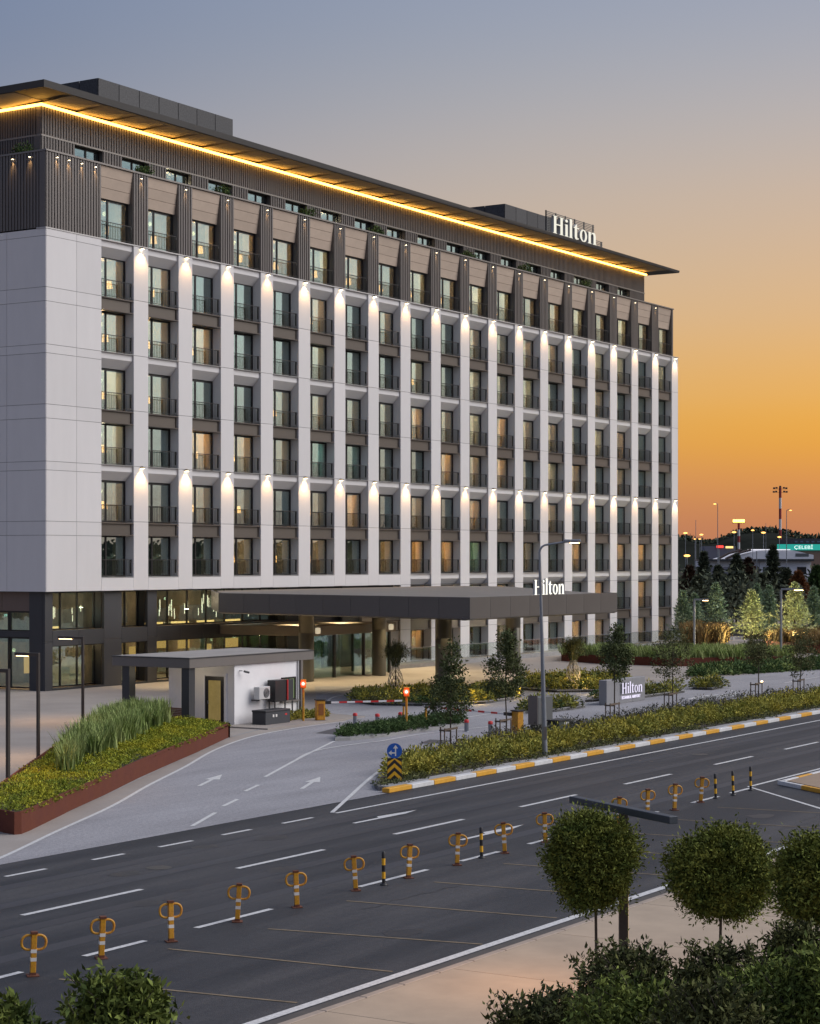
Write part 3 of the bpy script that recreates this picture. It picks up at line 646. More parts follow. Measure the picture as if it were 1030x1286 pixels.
# roof plant screens
SCR = mat('perforated_screen', (.055, .055, .058), .55, .3, noise=.45, nscale=9, rnd=.1)
for x0_, x1_, dp, np_ in ((13.7, 28.1, 3.2, 7), (67.4, 79.5, 4, 6)):
    hp(MB().box(x0_ + .08, x1_ - .08, 8.08, 8 + dp, 34.7, 38.6), 'plant_room', DGREY)
    for i in range(np_):
        a = x0_ + (x1_ - x0_) * i / np_; b = x0_ + (x1_ - x0_) * (i + 1) / np_; hp(MB().box(a + .03, b - .03, 8, 8.06, 34.7, 38.7), 'screen_panel', SCR)
    for i in range(2): hp(MB().box(x0_, x0_ + .06, 8.06 + dp * i / 2, 8.0 + dp * (i + 1) / 2, 34.7, 38.7), 'screen_panel', SCR)
# wall lamps on the piers
lmesh = MB().box(-.11, .11, -.22, 0, 0, .09).box(-.03, .03, -.16, 0, .09, .13).mesh('wall_lamp', mat('lamp_body', (.30, .26, .2), .4, .6), .01)
lens = MB().box(-.09, .09, -.2, -.03, -.012, 0).mesh('lens', E_LAMP)
def spot(parent, loc, e, col, cone, blend=.6, size=.05, direction=(0, 0, -1), data=None, name='spot_light'):
    if data is None:
        data = bpy.data.lights.new(name, 'SPOT'); data.energy = e; data.color = col; data.spot_size = rad(cone); data.spot_blend = blend; data.shadow_soft_size = size
    o = bpy.data.objects.new(name, data); link(o, parent, loc); o.rotation_euler = Vector(direction).to_track_quat('-Z', 'Y').to_euler(); return o
sdat = bpy.data.lights.new('pier_light', 'SPOT'); sdat.energy = 330; sdat.color = (1, .60, .25); sdat.spot_size = rad(96); sdat.spot_blend = .8; sdat.shadow_soft_size = .06
sdat_b = sdat.copy(); sdat_b.energy = 230; sdat_b.color = (1, .54, .19)
sdat2 = bpy.data.lights.new('small_light', 'SPOT'); sdat2.energy = 70; sdat2.color = (1, .60, .24); sdat2.spot_size = rad(60); sdat2.spot_blend = .9; sdat2.shadow_soft_size = .03
for n in range(19):
    for z in (ZT - .12, RB + 6.66 - .1):
        o = inst('wall_lamp', lmesh, hotel, (pc(n), 0, z)); inst('lens', lens, o); q_ = spot(o, (0, -.27, -.03), 0, 0, 0, direction=(rnd.uniform(-.06, .06), rnd.uniform(.08, .2), -1), data=sdat if rnd.random() < .6 else sdat_b)
sm = MB().box(-.05, .05, -.1, 0, 0, .06).mesh('wall_lamp', FRAME); sl = MB().box(-.04, .04, -.09, -.01, -.01, 0).mesh('lens', E_LAMP)
for s in [.9, 1.9, 3.0, 4.2] + [pc(n) for n in range(18)]:
    o = inst('wall_lamp', sm, hotel, (s if s < 86 else pc(18) - .3, 0, TT - .35)); inst('lens', sl, o); spot(o, (0, -.12, -.03), 0, 0, 0, direction=(0, .2, -1), data=sdat2)
for y in (1.2, 2.5, 4.0, 5.5):
    o = inst('wall_lamp', sm, hotel, (0, y, TT - .35), rad(-90)); inst('lens', sl, o); spot(o, (0, -.12, -.03), 0, 0, 0, direction=(0, .2, -1), data=sdat2)

# ---- podium
PY = .35
def podium_wall(x0, x1, z0, z1, m=PODM, name='cladding_panel', y=PY, t=.2): return hp(MB().box(x0 + .01, x1 - .01, y, y + t, z0 + .008, z1 - .008), name, m)
openings = [(.95, 5.4, 3), (7.0, 9.4, 2), (10.3, 24.0, 7)]
cuts = [.3, .95, 5.4, 7.0, 9.4, 10.3, 24.0, 26.5, 30.3, 34, 38.0]
for a, b in ((.3, .95), (5.4, 7.0), (9.4, 10.3), (24.0, 26.0), (30.6, 32.8)):
    for z0, z1 in ((0, 2.8), (2.8, ZB - .02)): podium_wall(a, b, z0, z1)
for a, b, k in openings:
    q = (b - a) / max(1, round((b - a) / 2.3)); x = a
    while x < b - .1: podium_wall(x, x + q, 2.55, 3.44); podium_wall(x, x + q, 0, .12, name='plinth_panel'); x += q
    for z0, z1 in ((.12, 2.55), (3.44, ZB - .02)):
        o = MB(); ww = b - a
        for i in range(k + 1): x = i * (ww - .07) / k; o.box(x, x + .07, 0, .12, 0, z1 - z0)
        o.box(.07, ww, .01, .11, 0, .07); o.box(.07, ww, .01, .11, z1 - z0 - .08, z1 - z0)
        fr = hp(o, 'shopfront_window', FRAME, (a, PY + .75, z0))
        for i in range(k): MB().box(i * (ww - .07) / k + .07, (i + 1) * (ww - .07) / k, .05, .062, .07, z1 - z0 - .08).build('pane', SHOPG, fr)
        hp(MB().box(b - .02, b, PY + .2, PY + .9, z0, z1), 'window_reveal', FRAME); hp(MB().box(a, b, PY + .2, PY + .87, z1 - .03, z1), 'window_reveal', FRAME)
# lobby interior
LOBW = mat('lobby_wall', (.22, .17, .12), .7, noise=.5, nscale=1.2, stretch=(1, 1, .5))
c = MB(); c.box(.6, 38, 7.0, 7.2, 0, ZB); c.box(5.9, 6.1, 1.4, 7, 0, ZB); c.box(12.5, 12.8, 3.4, 7, 0, ZB); c.box(17.5, 17.9, 2.6, 7, 0, ZB); c.box(.6, 38, 1.3, 7, -.005, .02); c.box(.6, 38, 1.3, 7, 2.75, 3.2); c.box(.6, 38, 1.3, 7.0, ZB - .06, ZB - .03); hp(c, 'lobby_interior', LOBW)
for s in [1.6, 3.6, 7.8, 11, 13.2, 15.6, 18, 20.5, 23]:
    lit(hotel, s, 4.0, 5.0, (1, .80, .52), 60, name='lobby_light'); lit(hotel, s, 4.0, 2.2, (1, .74, .42), 90, name='lobby_light')
rn = random.Random(3)
for i in range(46):
    s = rn.choice([rn.uniform(1, 5), rn.uniform(10.5, 17), rn.uniform(10.5, 17), rn.uniform(17, 23)]); l = rn.uniform(.35, .75); z = rn.uniform(3.7, 5.3 - l)
    hp(MB().tube([(0, 0, 0), (0, 0, l)], .022, 5), 'pendant_lamp', E_PEND, (s, rn.uniform(1.5, 2.6), z))
for s0 in (1.1, 10.6, 13.2, 15.8, 18.6): hp(MB().box(s0, s0 + 1.7, 1.5, 1.6, 3.50, 3.62), 'bench_light', E_LOB)
LOBP = emis('lit_shelf', (1, .60, .18), .7, False)
for s0, w_, z0, h_ in ((1.3, .9, .9, 1.2), (3.0, .6, 1.4, .8), (7.2, .7, 1.8, .5), (10.7, .8, .5, 1.6), (13.0, 1.3, 1.9, .5), (15.5, 1.1, 1.8, .55), (18.2, .7, 1.0, 1.0), (20.5, 1.3, 1.7, .6)):
    hp(MB().box(s0, s0 + w_, 2.8, 2.9, z0, z0 + h_), 'lit_display', LOBP)
for s0 in (1.8, 4.0, 8.0, 11.2, 14, 17, 20, 22): hp(MB().box(s0, s0 + .9, 1.8, 2.6, .45, .75).box(s0 + .1, s0 + .8, 2.5, 2.6, .75, 1.1), 'lobby_armchair', mat('chair_fabric', (.12, .10, .09), .8))
# left end of the podium
c = MB(); c.box(.3, .5, PY + .21, PY + 1.2, 0, ZB - .02); hp(c, 'cladding_panel', PODM)
for i in range(4): hp(MB().box(.42, .5, 1.6 + i * 2.2, 3.75 + i * 2.2, 4.55, ZB - .03), 'brown_panel', BROWNP)
hp(MB().box(.36, .6, 1.55, 16, 3.05, 3.38), 'cladding_panel', PODM)
for z0, z1 in ((.1, 3.05), (3.38, 4.55)):
    for y in (1.55, 3.3, 5.2, 7.4):
        fr = hp(MB().box(0, .1, 0, .1, 0, z1 - z0).box(0, .1, 1.6, 1.7, 0, z1 - z0).box(0, .1, .1, 1.6, z1 - z0 - .1, z1 - z0).box(0, .1, .1, 1.6, 0, .08), 'side_window', FRAME, (.5, y, z0))
        MB().box(.04, .05, .1, 1.6, .08, z1 - z0 - .1).build('pane', SHOPG, fr)
for y in (3, 6): lit(hotel, 3, y, 4.2, (.8, 1, .9), 20)
# entrance recess, vestibule and beige wall
hp(MB().box(26.0, 38.3, .9, 1.1, 2.9, ZB - .02), 'entrance_wall', PODM); hp(MB().box(32.8, 37.95, .15, .9, 0, 4.0), 'beige_wall', mat('beige_render', (.36, .33, .29), .7, noise=.05))
for i, s in enumerate((26.1, 27.6, 29.1)):
    fr = hp(MB().box(0, .1, 0, .12, 0, 2.9).box(1.4, 1.5, 0, .12, 0, 2.9).box(.1, 1.4, .01, .11, 2.78, 2.9), 'entrance_door', FRAME, (s, .95, 0)); MB().box(.1, 1.4, .05, .06, 0, 2.8).build('pane', SHOPG, fr)
ves = thing('entrance_vestibule', 'projecting glazed entrance vestibule with a brown band, under the large canopy', 'porch', W(16.5, 0), ROT)
MB().box(0, 10.5, -6.4, .3, 2.75, 3.35).build('roof_band', mat('vestibule_band', (.17, .14, .105), .5, .2), ves, bevel=.02)
for x, y in ((.3, -6.1), (3.6, -6.1), (7.0, -6.1), (10.1, -6.1), (10.1, -3.2)):
    MB().box(x - .08, x + .08, y - .08, y + .08, 0, 2.75).build('mullion_post', FRAME, ves)
for x in (.4, 3.7, 7.1): MB().box(x, x + 3.1, -6.1, -6.08, .05, 2.7).build('pane', SHOPG, ves)
for y in (-6, -3.1): MB().box(10.09, 10.11, y, y + 2.7, .05, 2.7).build('pane', SHOPG, ves)
for x in (1.2, 9.7): o = MB().lathe([(.0, 0), (.16, .03), (.18, .2), (.16, .38), (0, .41)], 12).build('disc_lamp', mat('disc_lamp', (.5, .45, .35), .4, emit=(1, .85, .6), estr=.5), ves, (x, -6.5, 2.85))
# balustrade
bal = thing('glass_balustrade', 'long glass balustrade on a low grey kerb along the right part of the hotel front', 'balustrade', W(27.5, 4.2), ROT)
MB().box(0, 62, -.12, .12, 0, .28).build('plinth', KG, bal)
glm = MB().box(.03, 2.05, -.01, .01, .28, 1.35).mesh('glass_panel', CLEAR)
for i in range(30): inst('glass_panel', glm, bal, (i * 2.07, 0, 0))
MB().box(0, 62, -.02, .02, 1.352, 1.38).build('handrail', STEEL, bal)

# ---- canopy
can = thing('entrance_canopy', 'big flat dark entrance canopy with deep fascia on round bronze columns', 'canopy')
def at2(u, Y): p = at(u, Y); return (p.x, p.y)
P1 = at2(590.3, 100.7); P2 = at2(775.3, 115.2); P3 = at2(274.6, 113.8); P4 = at2(268, 119.5)
P2b = (P2[0] - .7, P2[1] + .9)
wf = W(44, .4); wg = W(14.7, .4)
cp = [P3, P1, P2, P2b, (W(43, 6).x, W(43, 6).y), (wf.x, wf.y), (wg.x, wg.y), P4]
c = MB(); ZC0, ZC1 = 4.52, 5.60
cen = np.mean(np.array(cp), 0); ins = [(p[0] + (cen[0] - p[0]) * .012, p[1] + (cen[1] - p[1]) * .012) for p in cp]
ins2 = [(p[0] + (cen[0] - p[0]) * .03, p[1] + (cen[1] - p[1]) * .03) for p in cp]
MB().prism(ins, ZC0 + .06, ZC1 - .12).build('soffit_slab', mat('canopy_soffit', (.16, .13, .10), .6), can)
MB().prism(ins2, ZC1 - .115, ZC1 - .05).build('canopy_roof', CROOF, can)
def fascia(a, b, k, m=CANO):
    a = Vector((*a, 0)); b = Vector((*b, 0)); d = b - a; l = d.length; 
    for i in range(k):
        MB().ext([(0, ZC0), (.12, ZC0 - .0), (.12, ZC1), (0, ZC1)], .0, l / k - .012).build('fascia_panel', m, can, a + d * i / k, math.atan2(d.y, d.x), bevel=.006)
    MB().ext([(.0, ZC0 - .03), (.25, ZC0 - .1), (.5, ZC0 - .1), (.5, ZC0 + .05), (.0, ZC0 - .004)], .0, l - .1).build('fascia_edge', m, can, a, math.atan2(d.y, d.x))
fascia((wg.x, wg.y), P4, 3); fascia(P4, P3, 3); fascia(P3, P1, 9); fascia(P1, P2, 8); fascia(P2, P2b, 1)
for (u, Yc, dia) in ((384.8, 122.5, .96), (476.2, 129.0, .94), (557.3, 114.5, .99), (644.3, 132, 1.02)):
    b = at(u, Yc); r = dia / 2
    MB().lathe([(r * .99, 0), (r * .99, 2.98), (r * .97, 3.0), (r * .99, 3.02), (r * .99, ZC0 - .4), (r * 1.1, ZC0 - .36), (r * 1.1, ZC0 - .1), (r * 1.1, ZC0 + .1)], 28).build('column', COLM, can, b)
dl = MB().lathe([(0, 0), (.12, 0), (.12, .03)], 10).mesh('downlight', E_LAMP)
for s, n in ((9, 3), (14, 4), (19, 4), (24, 4), (29, 4), (34, 4), (12, 9), (18, 9.5), (24, 9.5), (30, 9.5), (14, 14.5), (20, 14.5), (26, 14), (13, 19), (19, 19), (25, 18)):
    p = W(s, n); o = inst('downlight', dl, can, (p.x, p.y, ZC0 + .02)); spot(can, (p.x, p.y, ZC0 - .05), 1100 if n < 12 else 420, (1, .78, .46), 118, .7, .1)
# ---- HILTON lettering
def ring(cx, cy, rx_, ry_, tx, ty, k=20):
    V = []; 
    for j in range(k):
        a = 2 * math.pi * j / k; V += [(cx + rx_ * math.cos(a), cy + ry_ * math.sin(a)), (cx + (rx_ - tx) * math.cos(a), cy + (ry_ - ty) * math.sin(a))]
    return [[V[2 * j], V[(2 * j + 2) % (2 * k)], V[(2 * j + 3) % (2 * k)], V[2 * j + 1]] for j in range(k)]
def stem(x, y0, y1, w_=.17, serif_top=True, serif_bot=True, half=False):
    o = [[(x, y0), (x + w_, y0), (x + w_, y1), (x, y1)]]
    if serif_bot: o.append([(x - .06, y0), (x + w_ + .06, y0), (x + w_ + .045, y0 + .035), (x - .045, y0 + .035)])
    if serif_top: o.append([(x - .06, y1 - .035 if not half else y1 - .07), (x + (w_ + .06 if not half else w_), y1 - (.035 if not half else .01)), (x + (w_ + .06 if not half else w_), y1), (x - .06, y1 - (.0 if not half else .05))])
    return o
HG = {'H': (stem(.06, 0, 1) + stem(.52, 0, 1) + [[(.22, .49), (.53, .49), (.53, .56), (.22, .56)]], .82),
      'i': (stem(.06, 0, .70, half=True) + [[(.145 + .1 * math.cos(a * math.pi / 5), .90 + .085 * math.sin(a * math.pi / 5)) for a in range(10)]], .32),
      'l': (stem(.06, 0, 1.08, half=True), .32),
      't': ([[(.10, .12), (.27, .12), (.27, .92), (.10, .76)], [(.02, .64), (.42, .64), (.42, .70), (.02, .70)], [(.10, .13), (.13, .03), (.24, -.01), (.40, .05), (.41, .11), (.31, .08), (.27, .13)]], .45),
      'o': (ring(.30, .34, .27, .36, .15, .06), .62),
      'n': (stem(.06, 0, .68, half=True) + stem(.44, 0, .5, serif_top=False) + [[(.22, .52), (.32, .67), (.45, .71), (.56, .66), (.61, .5), (.44, .48), (.42, .57), (.36, .61), (.28, .58), (.22, .45)]], .72)}
def hilton(parent, width, height, thick, m, side, scale_x=None):
    tot = sum(HG[ch][1] for ch in 'Hilton'); kx = width / tot; x = 0
    for ch in 'Hilton':
        c = MB()
        for poly in HG[ch][0]:
            n = len(poly); a = sum(poly[i][0] * poly[(i + 1) % n][1] - poly[(i + 1) % n][0] * poly[i][1] for i in range(n)); pl = poly if a > 0 else poly[::-1]
            fr = [((x + p[0] * kx), -thick, p[1] * height) for p in pl]; bk = [((x + p[0] * kx), 0, p[1] * height) for p in pl]
            c.m(0).add(fr + bk, [tuple(range(n))]); c.m(1).add(fr + bk, [(i, (n + i), n + (i + 1) % n, (i + 1) % n) for i in range(n)] + [tuple(range(n, 2 * n))[::-1]])
        o = c.build('letter_' + (ch.lower()), [m, side], parent); x += HG[ch][1] * kx
LSIDE = mat('letter_side', (.5, .5, .48), .4)
# roof sign
rs = thing('roof_sign', 'black slatted steel frame carrying the rooftop lettering near the far roof end', 'sign', W(65.9, -3.0, 34.72), ROT)
for i in range(6): MB().box(.0 + i * 1.78, .08 + i * 1.78, .1, .2, 0, 2.75).build('post', BLACKM, rs)
for i in range(19): MB().box(0, 8.95 if i > 9 else 10.6, .02, .08, .1 + i * .14, .15 + i * .14).build('slat', mat('sign_slat', (.14, .14, .13), .5), rs)
MB().box(10.52, 10.66, .1, .2, 0, 1.4).build('post', BLACKM, rs)
hb = thing('rooftop_lettering', 'glowing white Hilton letters mounted on the rooftop slatted frame', 'lettering', W(66.5, -3.0, 35.58), ROT)
hilton(hb, 8.4, 1.5, .25, emis('letter_cream', (1, .96, .82), .95), LSIDE)
# canopy letters
cs = thing('canopy_lettering', 'glowing white Hilton letters standing on the edge of the entrance canopy', 'lettering', Vector((*P1, ZC1 + .02)) + (Vector((*P2, 0)) - Vector((*P1, 0))) * .405 + Vector((-.1, .06, 0)), ROT)
hilton(cs, 3.5, .80, .12, E_LET, LSIDE)

# ------------------------------------------------------------------ gatehouse
fl = G(238, 900); FZ = 86.9
gh = thing('gatehouse', 'white single-storey gatehouse with a flat grey roof carried past one end on two dark pillars', 'building', at(238, FZ), ROT)
MB().box(0, 9.5, 0, 4.4, 2.75, 3.17).build('fascia', GREYM, gh, bevel=.012)
MB().box(.12, 9.38, .12, 4.28, 3.201, 3.215).build('roof', mat('gate_roof', (.30, .28, .26), .85, noise=.12, nscale=.8), gh)
MB().box(3.4, 8.45, .12, 3.9, 0, 2.75).build('wall', STUC, gh)
for x, y in ((.12, .12), (.12, 3.5)): MB().box(x, x + .42, y, y + .42, 0, 2.75).build('pillar', DGREY, gh)
dr = MB().box(0, .05, -.08, 1.0, 0, 2.2).build('door_frame', FRAME, gh, (3.36, .75, 0)); dr.name = 'door'
MB().box(-.02, -.001, .12, .80, .22, 2.02).build('door_glass', DOORG, dr); MB().box(-.06, -.02, .78, .82, .95, 1.1).build('handle', STEEL, dr)
MB().box(3.33, 3.4, .55, .66, 0, 2.35).box(3.33, 3.4, 1.76, 1.87, 0, 2.35).box(3.33, 3.4, .66, 1.76, 2.24, 2.35).build('door_surround', STUC, gh)
for x_ in (2.4, 4.75, 7.1): MB().box(x_ - .008, x_ + .008, -.003, .001, 2.76, 3.16).build('fascia_seam', JOINT, gh)
for y_ in (1.5, 2.9): MB().box(-.003, .001, y_ - .008, y_ + .008, 2.76, 3.16).build('fascia_seam', JOINT, gh)
MB().tube([(8.3, .07, 0), (8.3, .07, 2.75)], .035, 8).build('drainpipe', ACW, gh)
MB().box(-.03, 9.53, -.03, 4.43, 3.171, 3.20).build('roof_trim', DGREY, gh)
wn = MB().box(7.0, 8.1, .04, .12, .92, 1.0).box(7.0, 8.1, .04, .12, 1.92, 2.0).box(7.0, 7.1, .04, .12, 1.0, 1.92).box(8.0, 8.1, .04, .12, 1.0, 1.92).box(7.5, 7.56, .05, .12, 1.0, 1.92).build('window', FRAME, gh)
MB().box(7.1, 8.0, .09, .11, 1.0, 1.92).build('pane', WGREEN, wn)
MB().box(6.9, 8.3, -.02, .12, .84, .92).build('window_sill', GREYM, gh)
MB().box(8.45, 8.6, .0, 3.95, 0, 2.75).build('end_wall', GREYM, gh)
lit(gh, 1.8, 2.0, 2.4, (1, .85, .6), 22, .15)
def gl(x, y, z=0): return gh.location + U * x - NN * y + Vector((0, 0, z))
ac = thing('air_conditioner', 'small white air conditioning unit mounted on the gatehouse wall', 'air conditioner', gl(4.6, -.38, 1.12), ROT)
MB().box(0, .85, 0, .32, 0, .58).build('casing', ACW, ac, bevel=.02); MB().tube([(.56, .01, .29), (.56, -.02, .29)], .22, 18).build('fan_grille', DGREY, ac); MB().box(.04, .1, .05, .48, -.06, 0).box(.72, .78, .05, .48, -.06, 0).build('bracket', DGREY, ac)
for k in range(4): MB().tube([(.56 + .05 * (k + 1) * math.cos(a / 8 * math.pi), -.025, .29 + .05 * (k + 1) * math.sin(a / 8 * math.pi)) for a in range(17)], .006, 4, False).build('grille_ring', ACW, ac)
cb = thing('ticket_cabinet', 'tall black open cabinet with red edges on legs against the gatehouse wall', 'cabinet', gl(5.75, -.5, 0), ROT)
MB().box(0, .9, .05, .5, .95, 1.95).build('cabinet_box', BLACKM, cb, bevel=.01); MB().box(.9, .96, .0, .45, 1.0, 1.95).build('door', REDP, cb); MB().box(.96, 1.4, .02, .08, 1.0, 1.95).build('glass_flap', DGREY, cb)
for x, y in ((.05, .1), (.85, .1), (.05, .42), (1.36, .05)): MB().box(x, x + .05, y, y + .05, 0, .95).build('leg', DGREY, cb)
gb = thing('storage_box', 'low dark grey storage box with white labels in front of the gatehouse', 'box', gl(3.9, -1.25, 0), ROT)
MB().box(0, 1.9, 0, .75, .04, .62).build('body', mat('bin_grey', (.045, .048, .055), .5), gb, bevel=.015); MB().box(-.02, 1.92, -.02, .77, .62, .70).build('lid', DGREY, gb, bevel=.015); MB().box(.55, .66, -.006, 0, .38, .5).box(.78, .89, -.006, 0, .38, .5).build('label_plate', REFL, gb); MB().box(1.5, 1.66, -.006, 0, .42, .5).build('red_label', REDP, gb)
cc = thing('security_camera', 'small dark security camera high on the corner of the gatehouse wall', 'camera', gl(3.75, -.05, 2.45), ROT)
MB().box(0, .05, 0, .18, 0, .05).build('bracket', ACW, cc); MB().tube([(.05, -.08, .0), (.3, -.16, -.06)], .05, 10).build('housing', DGREY, cc)
bn = thing('wooden_bench', 'brown slatted wooden bench beside the gatehouse pillar', 'bench', gl(1.5, .95, 0), ROT - rad(8))
for i in range(6): MB().box(-.08 + .0, -.03, 0 + i * .0, 1.6, .42 + i * .075, .485 + i * .075).build('back_slat', WOOD, bn)
for i in range(4): MB().box(.0 + i * .12, .10 + i * .12, 0, 1.6, .40, .43).build('seat_slat', WOOD, bn)
for y in (.1, 1.45): MB().box(-.03, .45, y, y + .05, .34, .40).box(-.03, .03, y, y + .05, 0, .9).box(.38, .43, y, y + .05, 0, .34).build('leg', DGREY, bn)
bin2 = thing('litter_bin', 'small brown litter bin beside the wooden bench', 'bin', gl(.6, 2.2, 0), ROT); MB().prism([(.28 * math.cos(a), .28 * math.sin(a)) for a in [i * math.pi / 6 for i in range(12)]], 0, .85).build('body', LAMPB, bin2); MB().lathe([(.3, .85), (.3, .9), (.1, .95), (0, .95)], 12).build('lid', BLACKM, bin2)
bed('low_shrubs', [gl(6.3, -.7), gl(9.6, -.7), gl(9.6, -.1), gl(6.3, -.1)], .02, .42, .25, 34, 90, .12, L_YEL, 31, 'small yellow-green shrubs along the foot of the gatehouse wall')
kg = MB().prism([(p.x, p.y) for p in [gl(2.5, -2.4), gl(10.6, -2.2), gl(11, .3), gl(8.6, 0), gl(2.5, .1)]], 0, .06).build('gatehouse_kerb', CONC); kg['kind'] = 'structure'

# ------------------------------------------------------------------ corten planter with planting, left
PH = .62
front = [G(u, v) for u, v in [(-40, 1040), (0, 1045), (18, 1048.5), (27, 1047.5), (38, 1043), (87, 1019), (131, 999), (175, 977), (204, 964), (247.6, 945), (288, 926)]]
back = [G(u, v, PH) for u, v in [(289, 908), (235, 900), (190, 902), (135, 908), (81.6, 927), (40, 955), (0, 983), (-40, 1005)]]
ppoly = front + [Vector((p.x, p.y, 0)) for p in back]
pl = thing('corten_planter', 'long rusty corten steel planter along the entrance drive at the left', 'planter')
def rim(poly, h, t, parent, m=CORTEN, z=0, name='steel_wall'):
    n = len(poly); c = MB(); cen_ = sum((Vector((p.x, p.y, 0)) for p in poly), Vector()) / n; a = sum(poly[i].x * poly[(i + 1) % n].y - poly[(i + 1) % n].x * poly[i].y for i in range(n)); sg = 1 if a > 0 else -1
    V = []
    for i in range(n):
        p = poly[i]; d = (poly[(i + 1) % n] - poly[i - 1]); d.z = 0; d.normalize(); q = Vector((-d.y, d.x, 0)) * t * sg
        V += [(p.x, p.y, z), (p.x, p.y, z + h), (p.x + q.x, p.y + q.y, z + h), (p.x + q.x, p.y + q.y, z)]
    Fs = []
    for i in range(n):
        j = (i + 1) % n
        for k in range(4): Fs.append((4 * i + k, 4 * j + k, 4 * j + (k + 1) % 4, 4 * i + (k + 1) % 4))
    c.add(V, Fs); return c.build(name, m, parent)
rim(ppoly, PH, .05, pl); flat('soil', ppoly, PH - .09, SOIL, None, pl)
pcen = sum((Vector((p.x, p.y, 0)) for p in ppoly), Vector()) / len(ppoly)
bed('moss_ground_cover', [Vector((p.x, p.y, 0)) + NN * -.0 + (pcen - Vector((p.x, p.y, 0))).normalized() * .32 for p in ppoly], PH - .1, .17, .24, 1700, 52, .065, L_LIME, 41, 'lime green cushion plants filling the corten planter', .6)
r = np.random.default_rng(8)
gp = [G(u, v, PH) for u, v in [(80, 972), (105, 955), (150, 935), (192, 917), (211, 906), (196, 900), (150, 906), (110, 922), (85, 945)]]
C = scatter([(p.x, p.y) for p in gp], 150, 9); P = np.repeat(np.c_[C, np.full(150, PH - .1)], 70, 0); P[:, :2] += r.normal(size=(len(P), 2)) * .12
tag(link(bpy.data.objects.new('spiky_grasses', blades('spiky_grasses', P, 1.0, .05, L_GRASS, 12, .4))), 'tall spiky grey-green grasses in the middle of the corten planter', None, None, 'stuff')

# left lamp posts (inverted L)
def lpost(base, h, label, arm=1.15, ang=0.0, w_=.11, lit_e=420, grp='bronze lamp posts along the planter'):
    t = thing('lamp_post', label, 'street lamp', base, ROT + ang, grp)
    MB().box(-w_ / 2, w_ / 2, -w_ / 2, w_ / 2, 0, h).build('pole', LAMPB, t, bevel=.008)
    MB().box(-w_ / 2 - .002, w_ / 2 + .002, w_ / 2, arm, h - .12, h).build('arm', LAMPB, t, bevel=.008)
    MB().box(-.03, .03, arm * .45, arm - .06, h - .135, h - .122).build('light_strip', E_STREET, t)
    MB().box(-.12, .12, -.12, .12, 0, .02).build('base_plate', LAMPB, t)
    spot(t, (0, arm * .8, h - .16), lit_e, (1, .60, .28), 130, .6, .1); return t
lpost(G(10, 1001, PH * 0) * 1, 4.05, 'nearest dark lamp post at the left edge, standing in the corten planter')
lpost(G(48, 954), 4.0, 'second dark lamp post from the left, at the rear edge of the planter')
lpost(G(104, 907), 3.95, 'dark lamp post with a lit arm behind the spiky grasses', arm=1.5)

# ------------------------------------------------------------------ hedge island, barriers, signals, bollards
hp_ = [G(u, v) for u, v in [(421, 931), (440, 930), (480, 926), (540, 918), (586, 911), (586, 907), (560, 906), (530, 909), (480, 917), (424, 926)]]
hi = MB().prism([(p.x, p.y) for p in hp_], .004, .13).build('hedge_island', KG); hi['kind'] = 'structure'
rr = [p + (sum(hp_, Vector()) / len(hp_) - p) * .06 for p in hp_]
bed('clipped_hedge', rr, .10, .42, .26, 260, 130, .09, L_HEDGE, 51, 'low dark green clipped hedge on the island between the drive lanes')
def signal(base, h, label):
    t = thing('traffic_signal', label, 'traffic light', base, rad(0)); MB().tube([(0, 0, 0), (0, 0, h - .3)], .055, 10).build('pole', YELP, t); MB().box(-.13, .13, -.1, .12, h - .42, h).build('housing', YELP, t, bevel=.02)
    MB().tube([(0, -.10, h - .2), (0, -.125, h - .2)], .105, 18).build('red_lens', E_RED, t); MB().tube([(0, -.126, h - .2), (0, -.13, h - .2)], .05, 12).build('lens_core', E_REDC, t)
    MB().lathe([(.14, 0), (.14, .03), (.06, .05)], 12).build('base_plate', STEEL, t); lit(t, 0, -.3, h - .2, (1, .05, .02), 4, .08)
signal(G(381, 907), 1.98, 'red traffic signal on a yellow pole by the gatehouse window')
signal(G(510.5, 918), 1.92, 'red traffic signal on a yellow pole standing in the clipped hedge')
def barrier(base, tip, h, label, off):
    t = thing('barrier_gate', label, 'barrier gate', base, 0); d = tip - base; a = math.atan2(d.y, d.x); L_ = d.length
    MB().box(-.2, .2, -.17, .17, .06, h).build('cabinet', YELP, t, rz=a, bevel=.02); MB().box(-.23, .23, -.2, .2, h, h + .05).build('lid', BLACKM, t, rz=a); MB().box(-.12, .12, -.185, -.17, .3, h - .15).build('cabinet_door', mat('barrier_dark', (.25, .09, .02), .5), t, rz=a); MB().box(-.26, .26, -.22, .22, 0, .06).build('plinth', KG, t, rz=a)
    MB().box(.15, .6, .18, .26, h - .2, h - .06).build('arm_clamp', BLACKM, t, rz=a)
    k = int(L_ / .45)
    for i in range(k): MB().box(.6 + i * (L_ - .6) / k, .6 + (i + 1) * (L_ - .6) / k, .2, .24, h - .17, h - .09).build('arm_segment', REDP if i % 2 else PINKW, t, rz=a)
barrier(G(402, 906), G(507, 903), .98, 'yellow barrier gate beside the gatehouse with its red and white arm lowered', 0)
barrier(G(650, 926), G(536, 914), 1.1, 'yellow barrier gate by the long planting strip with its red and white arm lowered', 0)
for (u, v, top, lb) in ((507, 903, 887, 'yellow arm rest post at the rear of the clipped hedge'), (535, 915, 889, 'yellow arm rest post standing in the clipped hedge')):
    b = G(u, v); t = thing('arm_rest_post', lb, 'post', b); h = (v - top) * b.y / F_PX
    MB().tube([(0, 0, 0), (0, 0, h)], .05, 10).build('pole', YELP, t); MB().box(-.07, .07, -.05, .05, h, h + .07).build('fork', DGREY, t)
